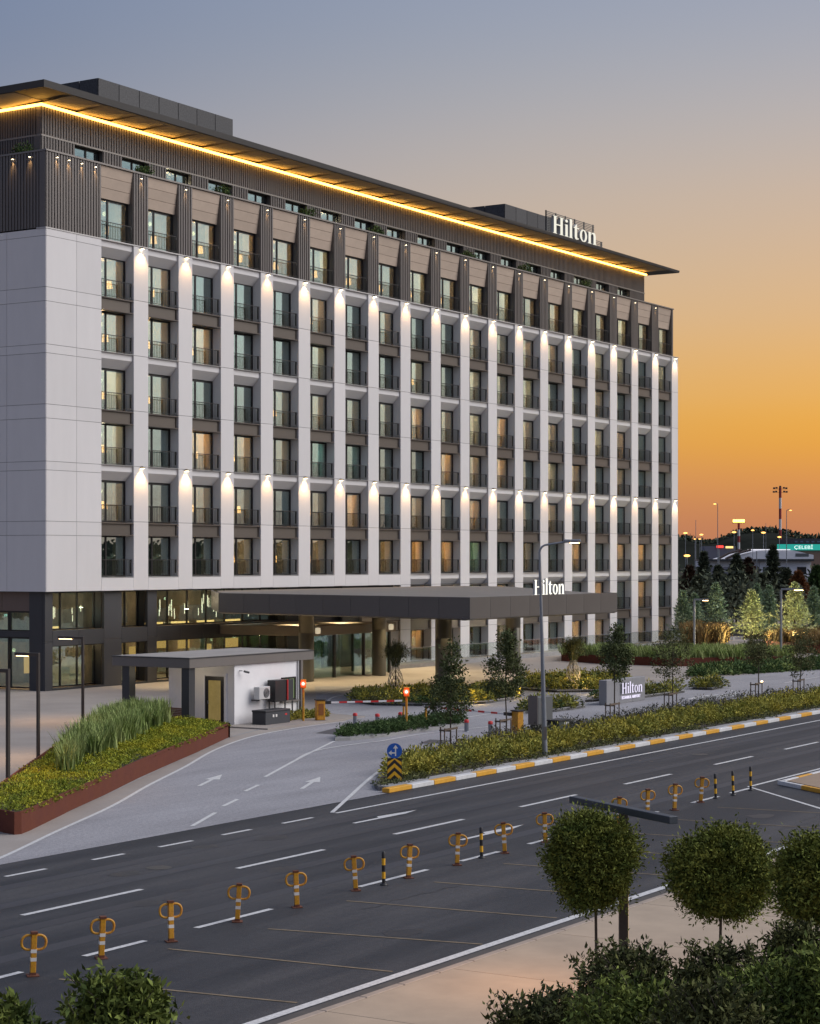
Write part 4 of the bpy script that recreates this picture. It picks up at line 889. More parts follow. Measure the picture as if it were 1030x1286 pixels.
lab = ['left bollard of the pair left of the clipped hedge', 'right bollard of the pair left of the clipped hedge', 'left bollard of the pair right of the clipped hedge', 'right bollard of the pair right of the clipped hedge', 'bollard half hidden behind the clipped hedge, below the lowered arm']
for (u, v), l in zip(((446, 910), (474, 911), (586, 919), (616, 921), (503, 909)), lab):
    t = thing('short_bollard', 'short grey and red ' + l, 'bollard', G(u, v), 0, 'short bollards at the barriers'); MB().tube([(0, 0, 0), (0, 0, .40)], .095, 12).build('body', STEEL, t); MB().lathe([(.105, .40), (.105, .50), (.08, .53), (0, .54)], 12).build('cap', REDP, t); MB().lathe([(.13, 0), (.13, .03), (.1, .03)], 12).build('base_plate', STEEL, t)

# cabinets behind the lamp
t = thing('tall_cabinet', 'tall dark grey slab cabinet behind the big street lamp', 'cabinet', G(676, 921), ROT); MB().box(0, 1.35, 0, .5, .35, 1.55).build('body', mat('cab_grey', (.12, .125, .13), .5, .2), t, bevel=.02); MB().box(.1, 1.3, .05, .45, 0, .35).build('plinth', BLACKM, t); MB().box(-.03, 0, .02, .48, .35, 1.62).build('side_panel', GREYM, t)
t = thing('low_cabinet', 'low dark green utility cabinet with three small white labels', 'cabinet', G(702, 926), ROT); MB().box(0, 1.0, 0, .55, .06, .66).build('body', mat('cab_green', (.035, .045, .04), .55), t, bevel=.02); MB().box(-.03, 1.03, -.03, .58, .66, .72).build('lid', DGREY, t); MB().box(.5, .56, -.006, 0, .5, .6).box(.65, .71, -.006, 0, .5, .6).box(.8, .86, -.006, 0, .5, .6).build('label_plate', REFL, t)
# tall street lamp
b = G(684.5, 952); t = thing('tall_street_lamp', 'tall grey street lamp with a curved arm rising in front of the hotel', 'street lamp', b)
h = (952 - 684) * b.y / F_PX
pts = [(0, 0, 0), (-.10, 0, h * .5), (-.20, 0, h - .3)] + [(-.20 + .3 * (1 - math.cos(a)), .0, h - .3 + .3 * math.sin(a)) for a in (.4, .8, 1.2, 1.57)] + [(.9, 0, h + .12)]
MB().tube(pts, [.11, .07, .045, .043, .042, .04, .04, .038], 12).build('pole', STEEL, t); MB().box(.7, 1.35, -.12, .12, h + .07, h + .2).build('lamp_head', STEEL, t, bevel=.03); MB().box(.95, 1.3, -.09, .09, h + .055, h + .068).build('lens', E_STREET, t); MB().lathe([(.2, 0), (.2, .05), (.12, .12)], 12).build('base_plate', STEEL, t)
MB().box(-.06, .06, -.13, -.1, .7, 1.2).build('access_door', GREYM, t)
spot(t, (1.1, 0, h), 180, (1, .68, .38), 130, .6, .1)

# monument sign
s0, n0 = SNp(762, 886); mo = thing('monument_sign', 'low grey slab sign with white Hilton lettering beside the drive', 'sign', W(s0, n0), ROT)
MB().box(0, 4.6, 0, .45, 0, 1.28).build('slab', mat('sign_slab', (.25, .25, .26), .5, noise=.08, nscale=1.5), mo, bevel=.02)
for i in range(1, 3): MB().box(i * 1.53 - .008, i * 1.53 + .008, -.003, .001, .02, 1.26).build('slab_joint', JOINT, mo)
ml = thing('monument_lettering', 'white Hilton letters fixed to the low grey slab sign', 'lettering', W(s0 + 1.6, n0 + .05, .50), ROT); hilton(ml, 2.5, .56, .05, emis('letter_soft', (.86, .80, 1), 1.1, False), LSIDE)
def text(s, size, m, parent, loc, rz, ext=.01, name='lettering', sx_=1):
    cu = bpy.data.curves.new(name, 'FONT'); cu.body = s; cu.size = size; cu.extrude = ext; cu.align_x = 'LEFT'
    tmp = bpy.data.objects.new('tmp', cu); COL.objects.link(tmp); dg = bpy.context.evaluated_depsgraph_get(); me = bpy.data.meshes.new_from_object(tmp.evaluated_get(dg)); bpy.data.objects.remove(tmp)
    me.materials.clear(); me.materials.append(m); me.transform(Matrix.Diagonal((sx_, 1, 1, 1)) @ Matrix.Identity(4)); me.transform(Matrix.Rotation(rad(90), 4, 'X'))
    return link(bpy.data.objects.new(name, me), parent, loc, rz)
text('ISTANBUL AIRPORT', .22, MATS['letter_soft'], mo, (1.65, -.06, .22), 0, .01, 'small_lettering', 1.15)

# direction sign and chevron
b = G(495.5, 986); t = thing('direction_sign', 'round blue sign with white arrows above a yellow and black chevron board', 'traffic sign', b, rad(4)); k_ = b.y / F_PX
MB().tube([(0, .03, 0), (0, .03, 1.38)], .03, 8).build('pole', STEEL, t)
R_ = 9.6 * k_; zc = (986 - 943) * k_
MB().tube([(0, 0, zc), (0, -.02, zc)], R_, 32).build('disc', BLUE, t); MB().tube([(0, -.021, zc), (0, -.0225, zc)], R_ * .98, 32, True).build('disc_rim', BLUE, t)
MB().box(.015, .055, -.028, -.024, zc - .17, zc + .10).add([(-.05, -.026, zc + .08), (.12, -.026, zc + .08), (.035, -.026, zc + .2)], [(0, 1, 2)]).box(-.12, .015, -.028, -.024, zc - .09, zc - .045).add([(-.10, -.026, zc - .15), (-.10, -.026, zc + .02), (-.2, -.026, zc - .067)], [(0, 1, 2)]).build('arrow_symbol', REFL, t)
z0 = .10; z1 = .90; hw = .245
cbd = MB().box(-hw, hw, -.02, .0, z0, z1).build('chevron_board', BLACKM, t)
for i in range(3):
    zz = z0 + .02 + i * .26; MB().add([(-hw + .01, -.023, zz), (0, -.023, zz + .22), (hw - .01, -.023, zz), (hw - .01, -.023, zz + .13), (0, -.023, min(zz + .35, z1)), (-hw + .01, -.023, zz + .13)], [(0, 1, 4, 5), (1, 2, 3, 4)]).build('chevron_stripe', SIGNY, t)
MB().tube([(0, .03, 0), (0, .03, .1)], .05, 8).build('foot', STEEL, t)

# ------------------------------------------------------------------ yellow loop bollards and striped posts
def loopb():
    t = thing('loop_bollard', '', 'bollard', (0, 0, 0), rad(12), 'yellow looped bollards along the road centre')
    MB().box(-.05, .05, -.05, .05, .0, .76).build('post', YELP, t, bevel=.008)
    MB().box(-.06, .06, -.06, .06, .76, .80).build('rusty_cap', RUST, t); MB().box(-.052, .052, -.052, .052, .0, .07).build('rusty_foot', RUST, t)
    for z in (.27, .42): MB().box(-.053, .053, -.053, .053, z, z + .065).build('reflective_band', REFL, t)
    MB().box(-.11, .11, -.11, .11, 0, .02).build('base_plate', RUST, t)
    for sg in (-1, 1):
        pts = [(sg * .03, 0, .48), (sg * .11, 0, .475), (sg * .185, 0, .505), (sg * .215, 0, .57), (sg * .215, 0, .645), (sg * .18, 0, .705), (sg * .11, 0, .735), (sg * .03, 0, .73)]
        MB().tube(smooth3(pts), .024, 8).build('loop', YELP, t)
    return t
def smooth3(pts, k=3):
    pts = [Vector(p) for p in pts]; out = []
    for i in range(len(pts) - 1):
        p0 = pts[max(i - 1, 0)]; p1 = pts[i]; p2 = pts[i + 1]; p3 = pts[min(i + 2, len(pts) - 1)]
        for j in range(k):
            t = j / k; out.append(.5 * ((2 * p1) + (p2 - p0) * t + (2 * p0 - 5 * p1 + 4 * p2 - p3) * t * t + (3 * p1 - p0 - 3 * p2 + p3) * t ** 3))
    return out + [pts[-1]]
ords = ['first', 'second', 'third', 'fourth', 'fifth', 'sixth', 'seventh', 'eighth', 'ninth', 'tenth', 'eleventh', 'twelfth', 'thirteenth', 'fourteenth']
proto = loopb()
for i, (u, v) in enumerate([(41, 1226), (127, 1204), (215, 1183), (298, 1158), (373, 1140), (447, 1119), (513, 1103), (574, 1087), (634, 1072), (685, 1058), (776, 1036), (813, 1025), (847, 1018), (880, 1008)]):
    o = proto if i == 0 else copy_tree(proto); p = G(u, v); o.location = (p.x, p.y, .005); o.rotation_euler = (rad(random.uniform(-3.5, 3.5)), rad(random.uniform(-4, 4)), rad(12 + random.uniform(-10, 10)))
    o['label'] = 'chipped yellow bollard with a ring at its top, ' + ords[i] + ' from the left of the row'
def postb():
    t = thing('striped_post', '', 'post', (0, 0, 0), 0, 'black and yellow flexible posts')
    for i in range(5): MB().lathe([(.042, i * .155), (.042, (i + 1) * .155)] if i < 4 else [(.042, .62), (.042, .76), (.03, .78), (0, .78)], 10).build('yellow_band' if i % 2 else 'black_band', SIGNY if i % 2 else BLACKM, t)
    MB().lathe([(.09, 0), (.09, .03), (.04, .05)], 10).build('base', BLACKM, t); return t
proto = postb()
for i, ((u, v), l) in enumerate(zip([(482, 1112), (605, 1078), (899, 1003), (921, 999), (943, 993)], ['between the sixth and seventh looped bollards', 'between the eighth and ninth looped bollards', 'leftmost of the three near the traffic island', 'middle one of the three near the traffic island', 'nearest the tip of the traffic island'])):
    o = proto if i == 0 else copy_tree(proto); p = G(u, v); o.location = (p.x, p.y, .005); o['label'] = 'thin black and yellow striped post, ' + l; o.rotation_euler = (0, rad(random.uniform(-2, 2)), 0)

# ------------------------------------------------------------------ trees and planting
def crown_pts(r_, c, rad3, nclump, per, cr, shell=.55, flat_bottom=0):
    d = r_.normal(size=(nclump, 3)); d /= np.linalg.norm(d, axis=1)[:, None]
    C = d * (r_.uniform(shell ** 3, 1, nclump) ** (1 / 3))[:, None] * np.array(rad3)
    ph = r_.uniform(0, 6, 6); C *= (1 + .07 * np.sin(d[:, :1] * 4 + ph[0]) + .07 * np.cos(d[:, 1:2] * 6 + ph[1]) + .06 * np.sin(d[:, 2:] * 5 + ph[2]) + r_.normal(size=(nclump, 1)) * .05)
    q = r_.normal(size=(nclump * per, 3)) * cr * .5; P = np.repeat(C, per, 0) + q
    D_ = P / np.array(rad3); return P + np.array(c), D_
def broad_tree(name, label, base, ht, crown_c, rad3, leafmat, seed, leaf=.09, ncl=180, per=45, cr=.16, trunk=.035, group=None, cat='tree', shell=.45, limbs=9):
    t = thing(name, label, cat, base, 0, group); r_ = np.random.default_rng(seed); rn_ = random.Random(seed)
    c = MB(); top = crown_c[2] if not hasattr(crown_c, 'z') else crown_c.z
    zc_ = crown_c[2]; b0 = zc_ - rad3[2] * .75
    bend = rn_.uniform(-.05, .05); c.tube([(0, 0, 0), (bend, 0, b0 * .5), (crown_c[0] * .6, crown_c[1] * .6, b0), (crown_c[0], crown_c[1], zc_ + rad3[2] * .5)], [trunk * 1.25, trunk, trunk * .85, trunk * .25], 8)
    for i in range(limbs):
        a = rn_.uniform(0, 6.28); z_ = rn_.uniform(b0, zc_ + rad3[2] * .1); e_ = rn_.uniform(.55, .9)
        pe = (crown_c[0] + rad3[0] * e_ * math.cos(a), crown_c[1] + rad3[1] * e_ * math.sin(a), min(z_ + rad3[2] * rn_.uniform(.35, .8), zc_ + rad3[2] * .7))
        c.tube([(crown_c[0] * .7, crown_c[1] * .7, z_), ((pe[0] + crown_c[0]) / 2, (pe[1] + crown_c[1]) / 2, (z_ + pe[2]) / 2 - .05), pe], [trunk * .55, trunk * .35, trunk * .12], 5)
    c.build('trunk', BARK, t)
    P, D_ = crown_pts(r_, crown_c, rad3, ncl, per, cr, shell)
    if name == 'ball_tree':
        dd = r_.normal(size=(230, 3)); dd /= np.linalg.norm(dd, axis=1)[:, None]; k0 = np.repeat(np.arange(230), 22); tt_ = r_.uniform(.86, 1.20, len(k0)); ln_ = np.repeat(r_.uniform(.4, 1., 230), 22)
        tt_ = .9 + (tt_ - .86) * ln_; Q = dd[k0] * tt_[:, None] + r_.normal(size=(len(k0), 3)) * .028; P = np.concatenate([P, Q * np.array(rad3) + np.array(crown_c)]); D_ = np.concatenate([D_, Q])
    inst('crown', leaves('crown', P, leaf, leafmat, seed, .42, .15, D_ * .7), t); return t
def stakes(base, label, h=1.0, w_=.45):
    t = thing('stake_frame', label, 'tree support', base, ROT, 'wooden stake frames round the young trees')
    for x, y in ((-w_, 0), (w_, 0), (0, w_)): MB().tube([(x, y, 0), (x, y, h)], .03, 6).build('stake', STAKE, t)
    MB().box(-w_ - .05, w_ + .05, -.03, .0, h - .09, h - .01).build('crossbar', STAKE, t); MB().box(-.03, .03, 0, w_ + .04, h - .16, h - .095).build('crossbar', STAKE, t)
yt = [(566, 948, 812, 906, 26, L_YOUNG, 'young tree with a dense dark pointed crown before the canopy front corner', 61),
      (635, 935, 795, 882, 24, L_YOUNG, 'slim young tree with a narrow upper tuft in front of the right canopy columns', 62),
      (772, 912, 788, 852, 22, L_YOUNG, 'young dark tree standing in front of the Hilton slab sign', 63),
      (845, 897, 787, 858, 24, L_OLIVE, 'young olive-toned rounded tree just right of the slab sign', 64),
      (953, 882, 798, 838, 19, L_OLIVE, 'small young olive tree with a lit stake frame near the right edge', 65),
      (1006, 877, 792, 846, 18, L_OLIVE, 'rightmost young staked tree at the edge of the photo', 66)]
for i, (u, vb, vt, vc, hw_, m_, lb, sd_) in enumerate(yt):
    b = G(u, vb); k = b.y / F_PX; H_ = (vb - vt) * k; zc0 = (vb - vc) * k; rz_ = (H_ - zc0) / 2
    if i in (0, 1, 2):
        lo = zc0; t = broad_tree('young_tree', lb, b, H_, (0, 0, lo + rz_ * .72), (hw_ * k, hw_ * k, rz_ * .72), m_, sd_, .14, 62, 40, .24, .03, 'young staked trees in the planting strip', 'tree', .15)
        P, D_ = crown_pts(np.random.default_rng(sd_ + 1), (0.05, 0, H_ - rz_ * .42), (hw_ * k * .42, hw_ * k * .42, rz_ * .48), 34, 22, .22, .1)
        inst('top_foliage', leaves('top_foliage', P, .15, m_, sd_, .42, .4), t)
    else: broad_tree('young_tree', lb, b, H_, (0, 0, zc0 + rz_), (hw_ * k, hw_ * k, rz_), m_, sd_, .13, 64, 34, .25, .03, 'young staked trees in the planting strip', 'tree', .2)
    stakes(G(u, vb) + Vector((0, -.02, .1)), 'wooden stake frame around the ' + ords[i] + ' young tree from the left', .95)
lit(None, *(G(959, 866, .9)), (1, .7, .2), 6, .05).name = 'stake_light'
gi = thing('garden_light', 'small glowing garden light on the stake frame near the right edge', 'lamp', G(957, 881)); MB().lathe([(0, .98), (.05, 1.0), (.05, 1.08), (0, 1.1)], 8).build('bulb', E_STREET, gi); MB().tube([(0, 0, 0), (0, 0, .98)], .02, 6).build('stem', STAKE, gi)
# strip planting: grey-green low edge, yellow shrubs
cen2 = [Vector((p.x, p.y, 0)) for p in island_poly]
def band_poly(n0, n1, s0, s1): return [W(s0, n1), W(s1, n1), W(s1, n0), W(s0 + .0, n0)]
def clip_bed(name, n0, n1, s0, s1, ncl, per, h, clump, leaf, m, seed, label, asp=.45):
    """planting between offsets, clipped to the island outline"""
    r_ = np.random.default_rng(seed); C = scatter([(p.x, p.y) for p in band_poly(n0, n1, s0, s1)], ncl, seed); C = C[inpoly(C, island_poly)]
    n_ = len(C); d = r_.normal(size=(n_ * per, 3)); d /= np.linalg.norm(d, axis=1)[:, None]; d[:, 2] = np.abs(d[:, 2]); rr_ = np.repeat(r_.uniform(.6, 1.3, n_), per)[:, None]
    P = np.repeat(np.c_[C, np.full(n_, .1)], per, 0) + d * rr_ * np.array([clump, clump, h]) * r_.uniform(.6, 1, n_ * per)[:, None]
    return tag(link(bpy.data.objects.new(name, leaves(name, P, leaf, m, seed, asp, .3, d))), label, None, None, 'stuff')
clip_bed('yellow_green_shrubs', 39.0, 41.6, -29, 45, 900, 85, .62, .36, .13, L_YEL, 71, 'yellow-green shrubs planted along the middle of the kerbed strip')
clip_bed('grey_green_edging', 33, 39.6, -30, 45, 1250, 55, .42, .34, .11, mat('grey_purple_leaf', (.105, .10, .075), .7, island=.4, col2=(.07, .075, .05), nscale=.8), 72, 'low grey-green edging plants on the drive side of the kerbed strip')
clip_bed('dark_edging', 41.4, 42.4, -30.5, 45, 420, 42, .16, .24, .09, L_OLIVE, 73, 'thin dark ground cover between the shrubs and the kerb')
# round beds with wire vases
def roundbed(pts, seed, label, lz, ncl=150):
    pl_ = [G(u, v) for u, v in pts]; o = MB().prism([(p.x, p.y) for p in pl_], .004, .12).build('planting_bed', SOIL); o['kind'] = 'structure'
    bed('bed_shrubs', pl_, .1, .60, .42, ncl, 80, .17, L_YEL, seed, label + ', yellow-green shrubs'); bed('bed_plants', pl_, .1, .45, .42, ncl, 60, .15, L_OLIVE, seed + 1, label + ', dark low plants')
    bed('bed_hedge', pl_, .1, .48, .5, int(ncl * .35), 90, .15, L_HEDGE, seed + 2, label + ', rounded green bushes')
    rim([Vector((p.x, p.y, 0)) for p in pl_], .15, .15, o, KG, name='kerb_ring')
roundbed([(438, 881), (470, 886), (540, 887), (610, 884), (652, 878), (655, 872), (620, 868), (560, 870), (500, 872), (455, 874)], 81, 'round bed with a wire vase under the canopy', 0, 120)
roundbed([(648, 866), (700, 870), (760, 869), (792, 863), (785, 856), (740, 853), (680, 855), (650, 860)], 85, 'bed with a wire vase in front of the hotel', 0, 110)
roundbed([(650, 897), (700, 894), (735, 889), (715, 887), (670, 890)], 88, 'thin low bed left of the slab sign', 0, 20)
roundbed([(735, 882), (800, 878), (860, 870), (850, 867), (760, 876)], 90, 'narrow grass strip in front of the slab sign', 0, 26)
roundbed([(870, 866), (895, 867), (908, 864), (895, 862), (875, 863)], 93, 'small oval bed right of the slab sign', 0, 14)
def vase(base, k, label, lb2, e=20):
    t = thing('wire_vase', label, 'vase', base, 0); prof = [(.30, 0), (.34, .25), (.42, .7), (.44, 1.05), (.36, 1.4), (.20, 1.75), (.17, 1.95), (.24, 2.2), (.33, 2.35)]
    c = MB(); f_ = k
    def rr_(z):
        for (ra, za), (rb_, zb_) in zip(prof[:-1], prof[1:]):
            if za <= z <= zb_: return ra + (rb_ - ra) * (z - za) / (zb_ - za)
        return prof[-1][0]
    for sg in (1, -1):
        for i in range(12):
            pts = []
            for j in range(17):
                z = 2.35 * j / 16; a = i * math.pi / 6 + sg * z * 1.5; pts.append((rr_(z) * math.cos(a) * f_, rr_(z) * math.sin(a) * f_, z * f_))
            c.tube(pts, .014, 4, False)
    c.build('wire_body', mat('vase_wire', (.42, .38, .30), .5, .3), t)
    MB().tube([(0, 0, 0), (0, 0, 2.3 * f_)], .04, 6).build('stem', BARK, t)
    p = thing('vase_plant', lb2, 'plant', base + Vector((0, 0, 1.9 * f_)), 0); r_ = np.random.default_rng(int(k * 100))
    P0 = r_.normal(size=(420, 3)) * np.array([.08, .08, .05]); inst('foliage', blades('foliage', P0, 1.25 * f_, .045, L_OLIVE, 5, .75), p)
    P, D_ = crown_pts(r_, (0, 0, .75 * f_), (.75 * f_, .75 * f_, .5 * f_), 60, 16, .2, .3); inst('leaf_tips', leaves('leaf_tips', P, .14, L_OLIVE, 6, .3, .8), p)
    lit(None, base.x + .5, base.y - .6, .45, (1, .68, .25), e, .05).name = 'bed_uplight'
vase(G(497, 878), .95, 'tall wire-mesh vase in the round bed under the canopy', 'spiky plant growing out of the left wire vase')
vase(G(720, 866), .92, 'tall wire-mesh vase in the bed in front of the hotel', 'spiky plant growing out of the right wire vase', 60)
for (u, v) in ((655, 872), (600, 878), (745, 866)): p = G(u, v, .3); lit(None, p.x, p.y, .5, (1, .66, .2), 22, .05).name = 'bed_uplight'
# plaza planters on the right
def planter(pts, h, label, what, seed, m_, gh_=.8, n_=60, wd=.05):
    pl_ = [Vector((G(u, v).x, G(u, v).y, 0)) for u, v in pts]; t = thing('steel_planter', label, 'planter'); rim(pl_, h, .05, t); flat('soil', pl_, h - .08, SOIL, None, t)
    C = scatter([(p.x, p.y) for p in pl_], n_, seed); rg = np.random.default_rng(seed); P = np.repeat(np.c_[C, np.full(n_, h - .1)], 60, 0); P[:, :2] += rg.normal(size=(len(P), 2)) * .22
    tag(link(bpy.data.objects.new('planter_grass', blades('planter_grass', P, gh_, wd, m_, seed, .5))), what, None, None, 'stuff')
planter([(705, 830), (760, 834), (850, 837), (985, 835), (998, 831), (960, 826), (860, 827), (800, 828), (760, 826), (712, 824)], .6, 'long low corten planter crossing the plaza right of the hotel', 'tufted grey-green grasses in the long corten planter', 101, L_GRASS, .7, 230, .06)
planter([(962, 816), (1040, 822), (1100, 818), (1100, 806), (1000, 808)], .75, 'corten planter with straw grasses at the right edge', 'straw coloured grasses in the right corten planter', 103, L_MIX, 1.0, 160, .08)
planter([(934, 802), (965, 803), (990, 800), (960, 798)], .6, 'small corten planter beyond the red pillar', 'straw grasses in the small corten planter', 105, L_MIX, .6, 30, .07)
planter([(865, 815), (905, 816), (912, 812), (885, 806), (862, 808)], .6, 'corten planter with dry grasses beside the far end of the hotel', 'dry brownish grasses near the far end of the hotel', 106, L_MIX, 1.5, 110, .08)
strip_poly = [(868, 851), (1030, 841), (1100, 836), (1100, 828), (1030, 833), (950, 838), (880, 843)]
pg = [G(u, v) for u, v in strip_poly]; bed('green_verge', pg, 0, .55, .6, 420, 70, .2, L_HEDGE, 107, 'grey-green verge of low plants along the far side of the drive')
bed('grass_verge', pg, 0, .5, .6, 200, 60, .2, L_GRASS, 108, 'pale tufts mixed in the verge along the far side of the drive')
for (u, v, l) in ((861, 803, 'red pillar beside the far end of the hotel'), (948, 793, 'red pillar on the far plaza before the pale pines')):
    b = G(u, v); t = thing('red_pillar', l, 'pillar', b); k = b.y / F_PX; MB().lathe([(.38, 0), (.38, .2), (.3, .25), (.3, .9), (.42, 1.0), (.42, 1.2), (.22, 1.4), (0, 1.5)], 12).build('body', REDP, t); MB().lathe([(.46, 0), (.46, .08), (.38, .1)], 12).build('base', DGREY, t)
def small_lamp(u, v, vt, lb, arm):
    b = G(u, v); k = b.y / F_PX; h = (v - vt) * k; t = thing('plaza_lamp', lb, 'street lamp', b); MB().tube([(0, 0, 0), (0, 0, h)], .09, 8).build('pole', STEEL, t); MB().box(min(0, arm), max(0, arm), -.07, .07, h, h + .14).build('arm', STEEL, t); MB().box(arm * .6, arm, -.06, .06, h - .03, h - .002).build('lens', E_STREET, t) if arm > 0 else MB().box(arm, arm * .6, -.06, .06, h - .03, h - .002).build('lens', E_STREET, t)
    spot(t, (arm * .8, 0, h - .1), 350, (1, .8, .5), 140, .5, .15)
small_lamp(872, 822, 754, 'grey plaza lamp with its arm to the right, by the far end of the hotel', 1.1); small_lamp(981, 833, 741, 'grey plaza lamp with its arm to the right, before the pale pines', 1.6)

# ------------------------------------------------------------------ background: pines, dark trees, buildings, lights, hills
def conifer_mesh(H_, R_, seed, m, leaf=.35, n=2600):
    r_ = np.random.default_rng(seed); t = r_.uniform(0, 1, n) ** .75; tier = np.round(t * 11) / 11; tt = np.clip(tier + r_.normal(size=n) * .012, 0, 1)
    a0 = np.round(r_.uniform(0, 9, n)) / 9 * 2 * np.pi + tier * 17; a = a0 + r_.normal(size=n) * .16; rr_ = (R_ * (1 - tt) ** .8 + .05) * r_.uniform(.1, 1, n) * (1 + .25 * np.sin(a0 * 3 + tier * 9))
    z = H_ * (.12 + .88 * tt) + rr_ * .28; rr_ = rr_ * (1 + .9 * (1 - tt) * (a0 % 1.0 > .45))*.85; P = np.c_[rr_ * np.cos(a), rr_ * np.sin(a), z]; out = np.c_[np.cos(a), np.sin(a), np.full(n, .45)] * 1.3
    return leaves('crown', P, leaf, m, seed, .32, 0, out)
def conifer(u, Y, vt, wpx, m, seed, label, zb=0, leaf=.34, n=2600, group=None, grp='pale pines lit beyond the plaza'):
    b = at(u, Y); H_ = zat(vt, Y); R_ = wpx / 2 * Y / F_PX; t = thing('pine_tree', label, 'tree', b, random.uniform(0, 6), grp)
    MB().tube([(0, 0, 0), (0, 0, H_ * .9)], [.14, .03], 6).build('trunk', BARK, t); inst('crown', conifer_mesh(H_, R_, seed, m, leaf, n), t)
for i, (u, Y, vt, wp, m_, lb) in enumerate([(899, 175, 735, 42, L_BLUEP, 'grey-green rounded pine left of the floodlit group'), (944, 172, 744, 50, L_PINE, 'brightly lit pale pine behind the red pillar'), (966, 182, 738, 32, L_BLUEP, 'blue-green pine just right of the brightest pine'), (951, 190, 736, 26, L_BLUEP, 'blue-green pine rising behind the brightest pine'),
        (998, 170, 735, 50, L_PINE, 'pale yellow-lit pine behind the plaza lamp'), (1022, 176, 740, 30, L_BLUEP, 'pale green pine at the right edge'), (858, 178, 745, 26, L_BLUEP, 'green pine close against the far corner of the hotel'), (872, 186, 748, 30, L_BLUEP, 'dark green pine near the far corner of the hotel'), (1040, 180, 742, 34, L_PINE, 'pale pine partly cut by the right edge')]):
    conifer(u, Y, vt, wp, m_, 120 + i, lb)
for u, Y in ((940, 166), (1000, 164), (900, 168)): q = at(u, Y, 1.2); lit(None, q.x, q.y, q.z, (1, .88, .50), 900, .2).name = 'tree_uplight'
dk = [(866, 230, 712, 30, L_BROWNT, 'brownish tree behind the far corner of the hotel'), (884, 250, 694, 18, L_DARKT, 'narrow dark conifer left in the far tree belt'), (902, 240, 712, 24, L_DARKT, 'short dark tree left in the far tree belt'), (925, 235, 698, 34, L_DARKT, 'broad dark conifer under the curved roof'), (940, 250, 702, 40, L_BROWNT, 'brown-green broad conifer in the far tree belt'), (971, 240, 686, 22, L_DARKT, 'tall pointed dark conifer before the white hall'), (988, 228, 716, 30, L_DARKT, 'dark conifer under the white hall'), (1003, 222, 719, 34, L_OR, 'rust-orange tree in the far tree belt'), (1026, 226, 712, 34, L_HEDGE, 'green tree at the right edge of the far belt'), (1045, 232, 700, 30, L_DARKT, 'dark conifer beyond the right edge'), (956, 225, 722, 30, L_DARKT, 'low dark conifer behind the bright pine'), (876, 222, 725, 26, L_DARKT, 'low dark tree by the hotel corner')]
for i, (u, Y, vt, wp, m_, lb) in enumerate(dk): conifer(u, Y, vt + 2, wp * 1.35, m_, 150 + i, lb, leaf=.5, n=5200, grp='dark trees of the far belt')
# mass of dark wood filling in behind and to the right (also what the hotel glass reflects)
r_ = np.random.default_rng(77); n_ = 90000; Yw = r_.uniform(205, 300, n_); Xw = r_.uniform(.10, 1.5, n_) * Yw; hgt = 6.2 + 1.6 * np.sin(Xw * .23) + 1.1 * np.sin(Xw * .57 + Yw * .3) - 1.9
P = np.c_[Xw, Yw, r_.uniform(0, 1, n_) ** .6 * hgt]
tag(inst('dark_wood', leaves('dark_wood', P, .62, L_DARKT, 7, .5, .3)), 'dark mass of trees beyond the plaza', None, None, 'stuff')
lw_ = MB().box(0, 60, 0, .4, 0, .9).build('low_wall', mat('low_wall_grey', (.10, .10, .10), .8), None, at(885, 196), 0); tag(lw_, 'low dark wall behind the pale pines', 'wall')
# hills
def ridge(name, Y, prof, m, depth=600):
    c = MB(); V = []
    for (x, z) in prof: V += [(x, Y, -2), (x, Y + depth * .12, z * .6), (x, Y + depth * .35, z), (x, Y + depth, z * .5)]
    for i in range(len(prof) - 1):
        for k in range(3): c.add([V[4 * i + k], V[4 * i + 4 + k], V[4 * i + 5 + k], V[4 * i + 1 + k]], [(0, 1, 2, 3)], True)
    o = c.build(name, m); o['kind'] = 'structure'; return o
rh = random.Random(4); HM = mat('wooded_hill', (.022, .024, .020), 1, spec=0, noise=.4, nscale=.012)
prof = []; x = -2600
while x < 2600:
    Yh = 1700; u = CX + x / Yh * F_PX; z = 27 + 6 * math.sin(x / 170 + 1) + 3 * math.sin(x / 61) + 2 * math.sin(x / 23)
    if u > 780: z += 6 * math.exp(-((u - 1010) / 50) ** 2) + 2 - 5 * math.exp(-((u - 930) / 22) ** 2)
    prof.append((x, z + rh.uniform(-.7, .7))); x += 9
ridge('hills', 1700, prof, HM)
# hills to the right, beyond the frame, continue the ring
c = MB(); V = []
for i in range(90):
    a = rad(18 + i * 1.4); R0 = 1500; z = 30 + 6 * math.sin(i * .5) + 3 * math.sin(i * 1.7); V += [(R0 * math.sin(a), R0 * math.cos(a), -2), ((R0 + 300) * math.sin(a), (R0 + 300) * math.cos(a), z), ((R0 + 900) * math.sin(a), (R0 + 900) * math.cos(a), z * .4)]
for i in range(89):
    for k in range(2): c.add([V[3 * i + k], V[3 * i + 3 + k], V[3 * i + 4 + k], V[3 * i + 1 + k]], [(0, 1, 2, 3)], True)
c.build('far_hills', HM)['kind'] = 'structure'
# ridge trees for an uneven skyline
xs_ = r_.uniform(180, 1000, 9000); n_ = 9000
def pz(x):
    i = int((x + 2600) / 9); return prof[max(0, min(i, len(prof) - 1))][1]
P = np.array([(x, 1700 + 205 + r_.uniform(-20, 20), pz(x) + r_.uniform(-3, 1.6)) for x in xs_])
tag(inst('hill_wood', leaves('hill_wood', P, 3.6, L_DARKT, 3, .7, .5)), 'woods along the crest of the far hills', None, None, 'stuff')

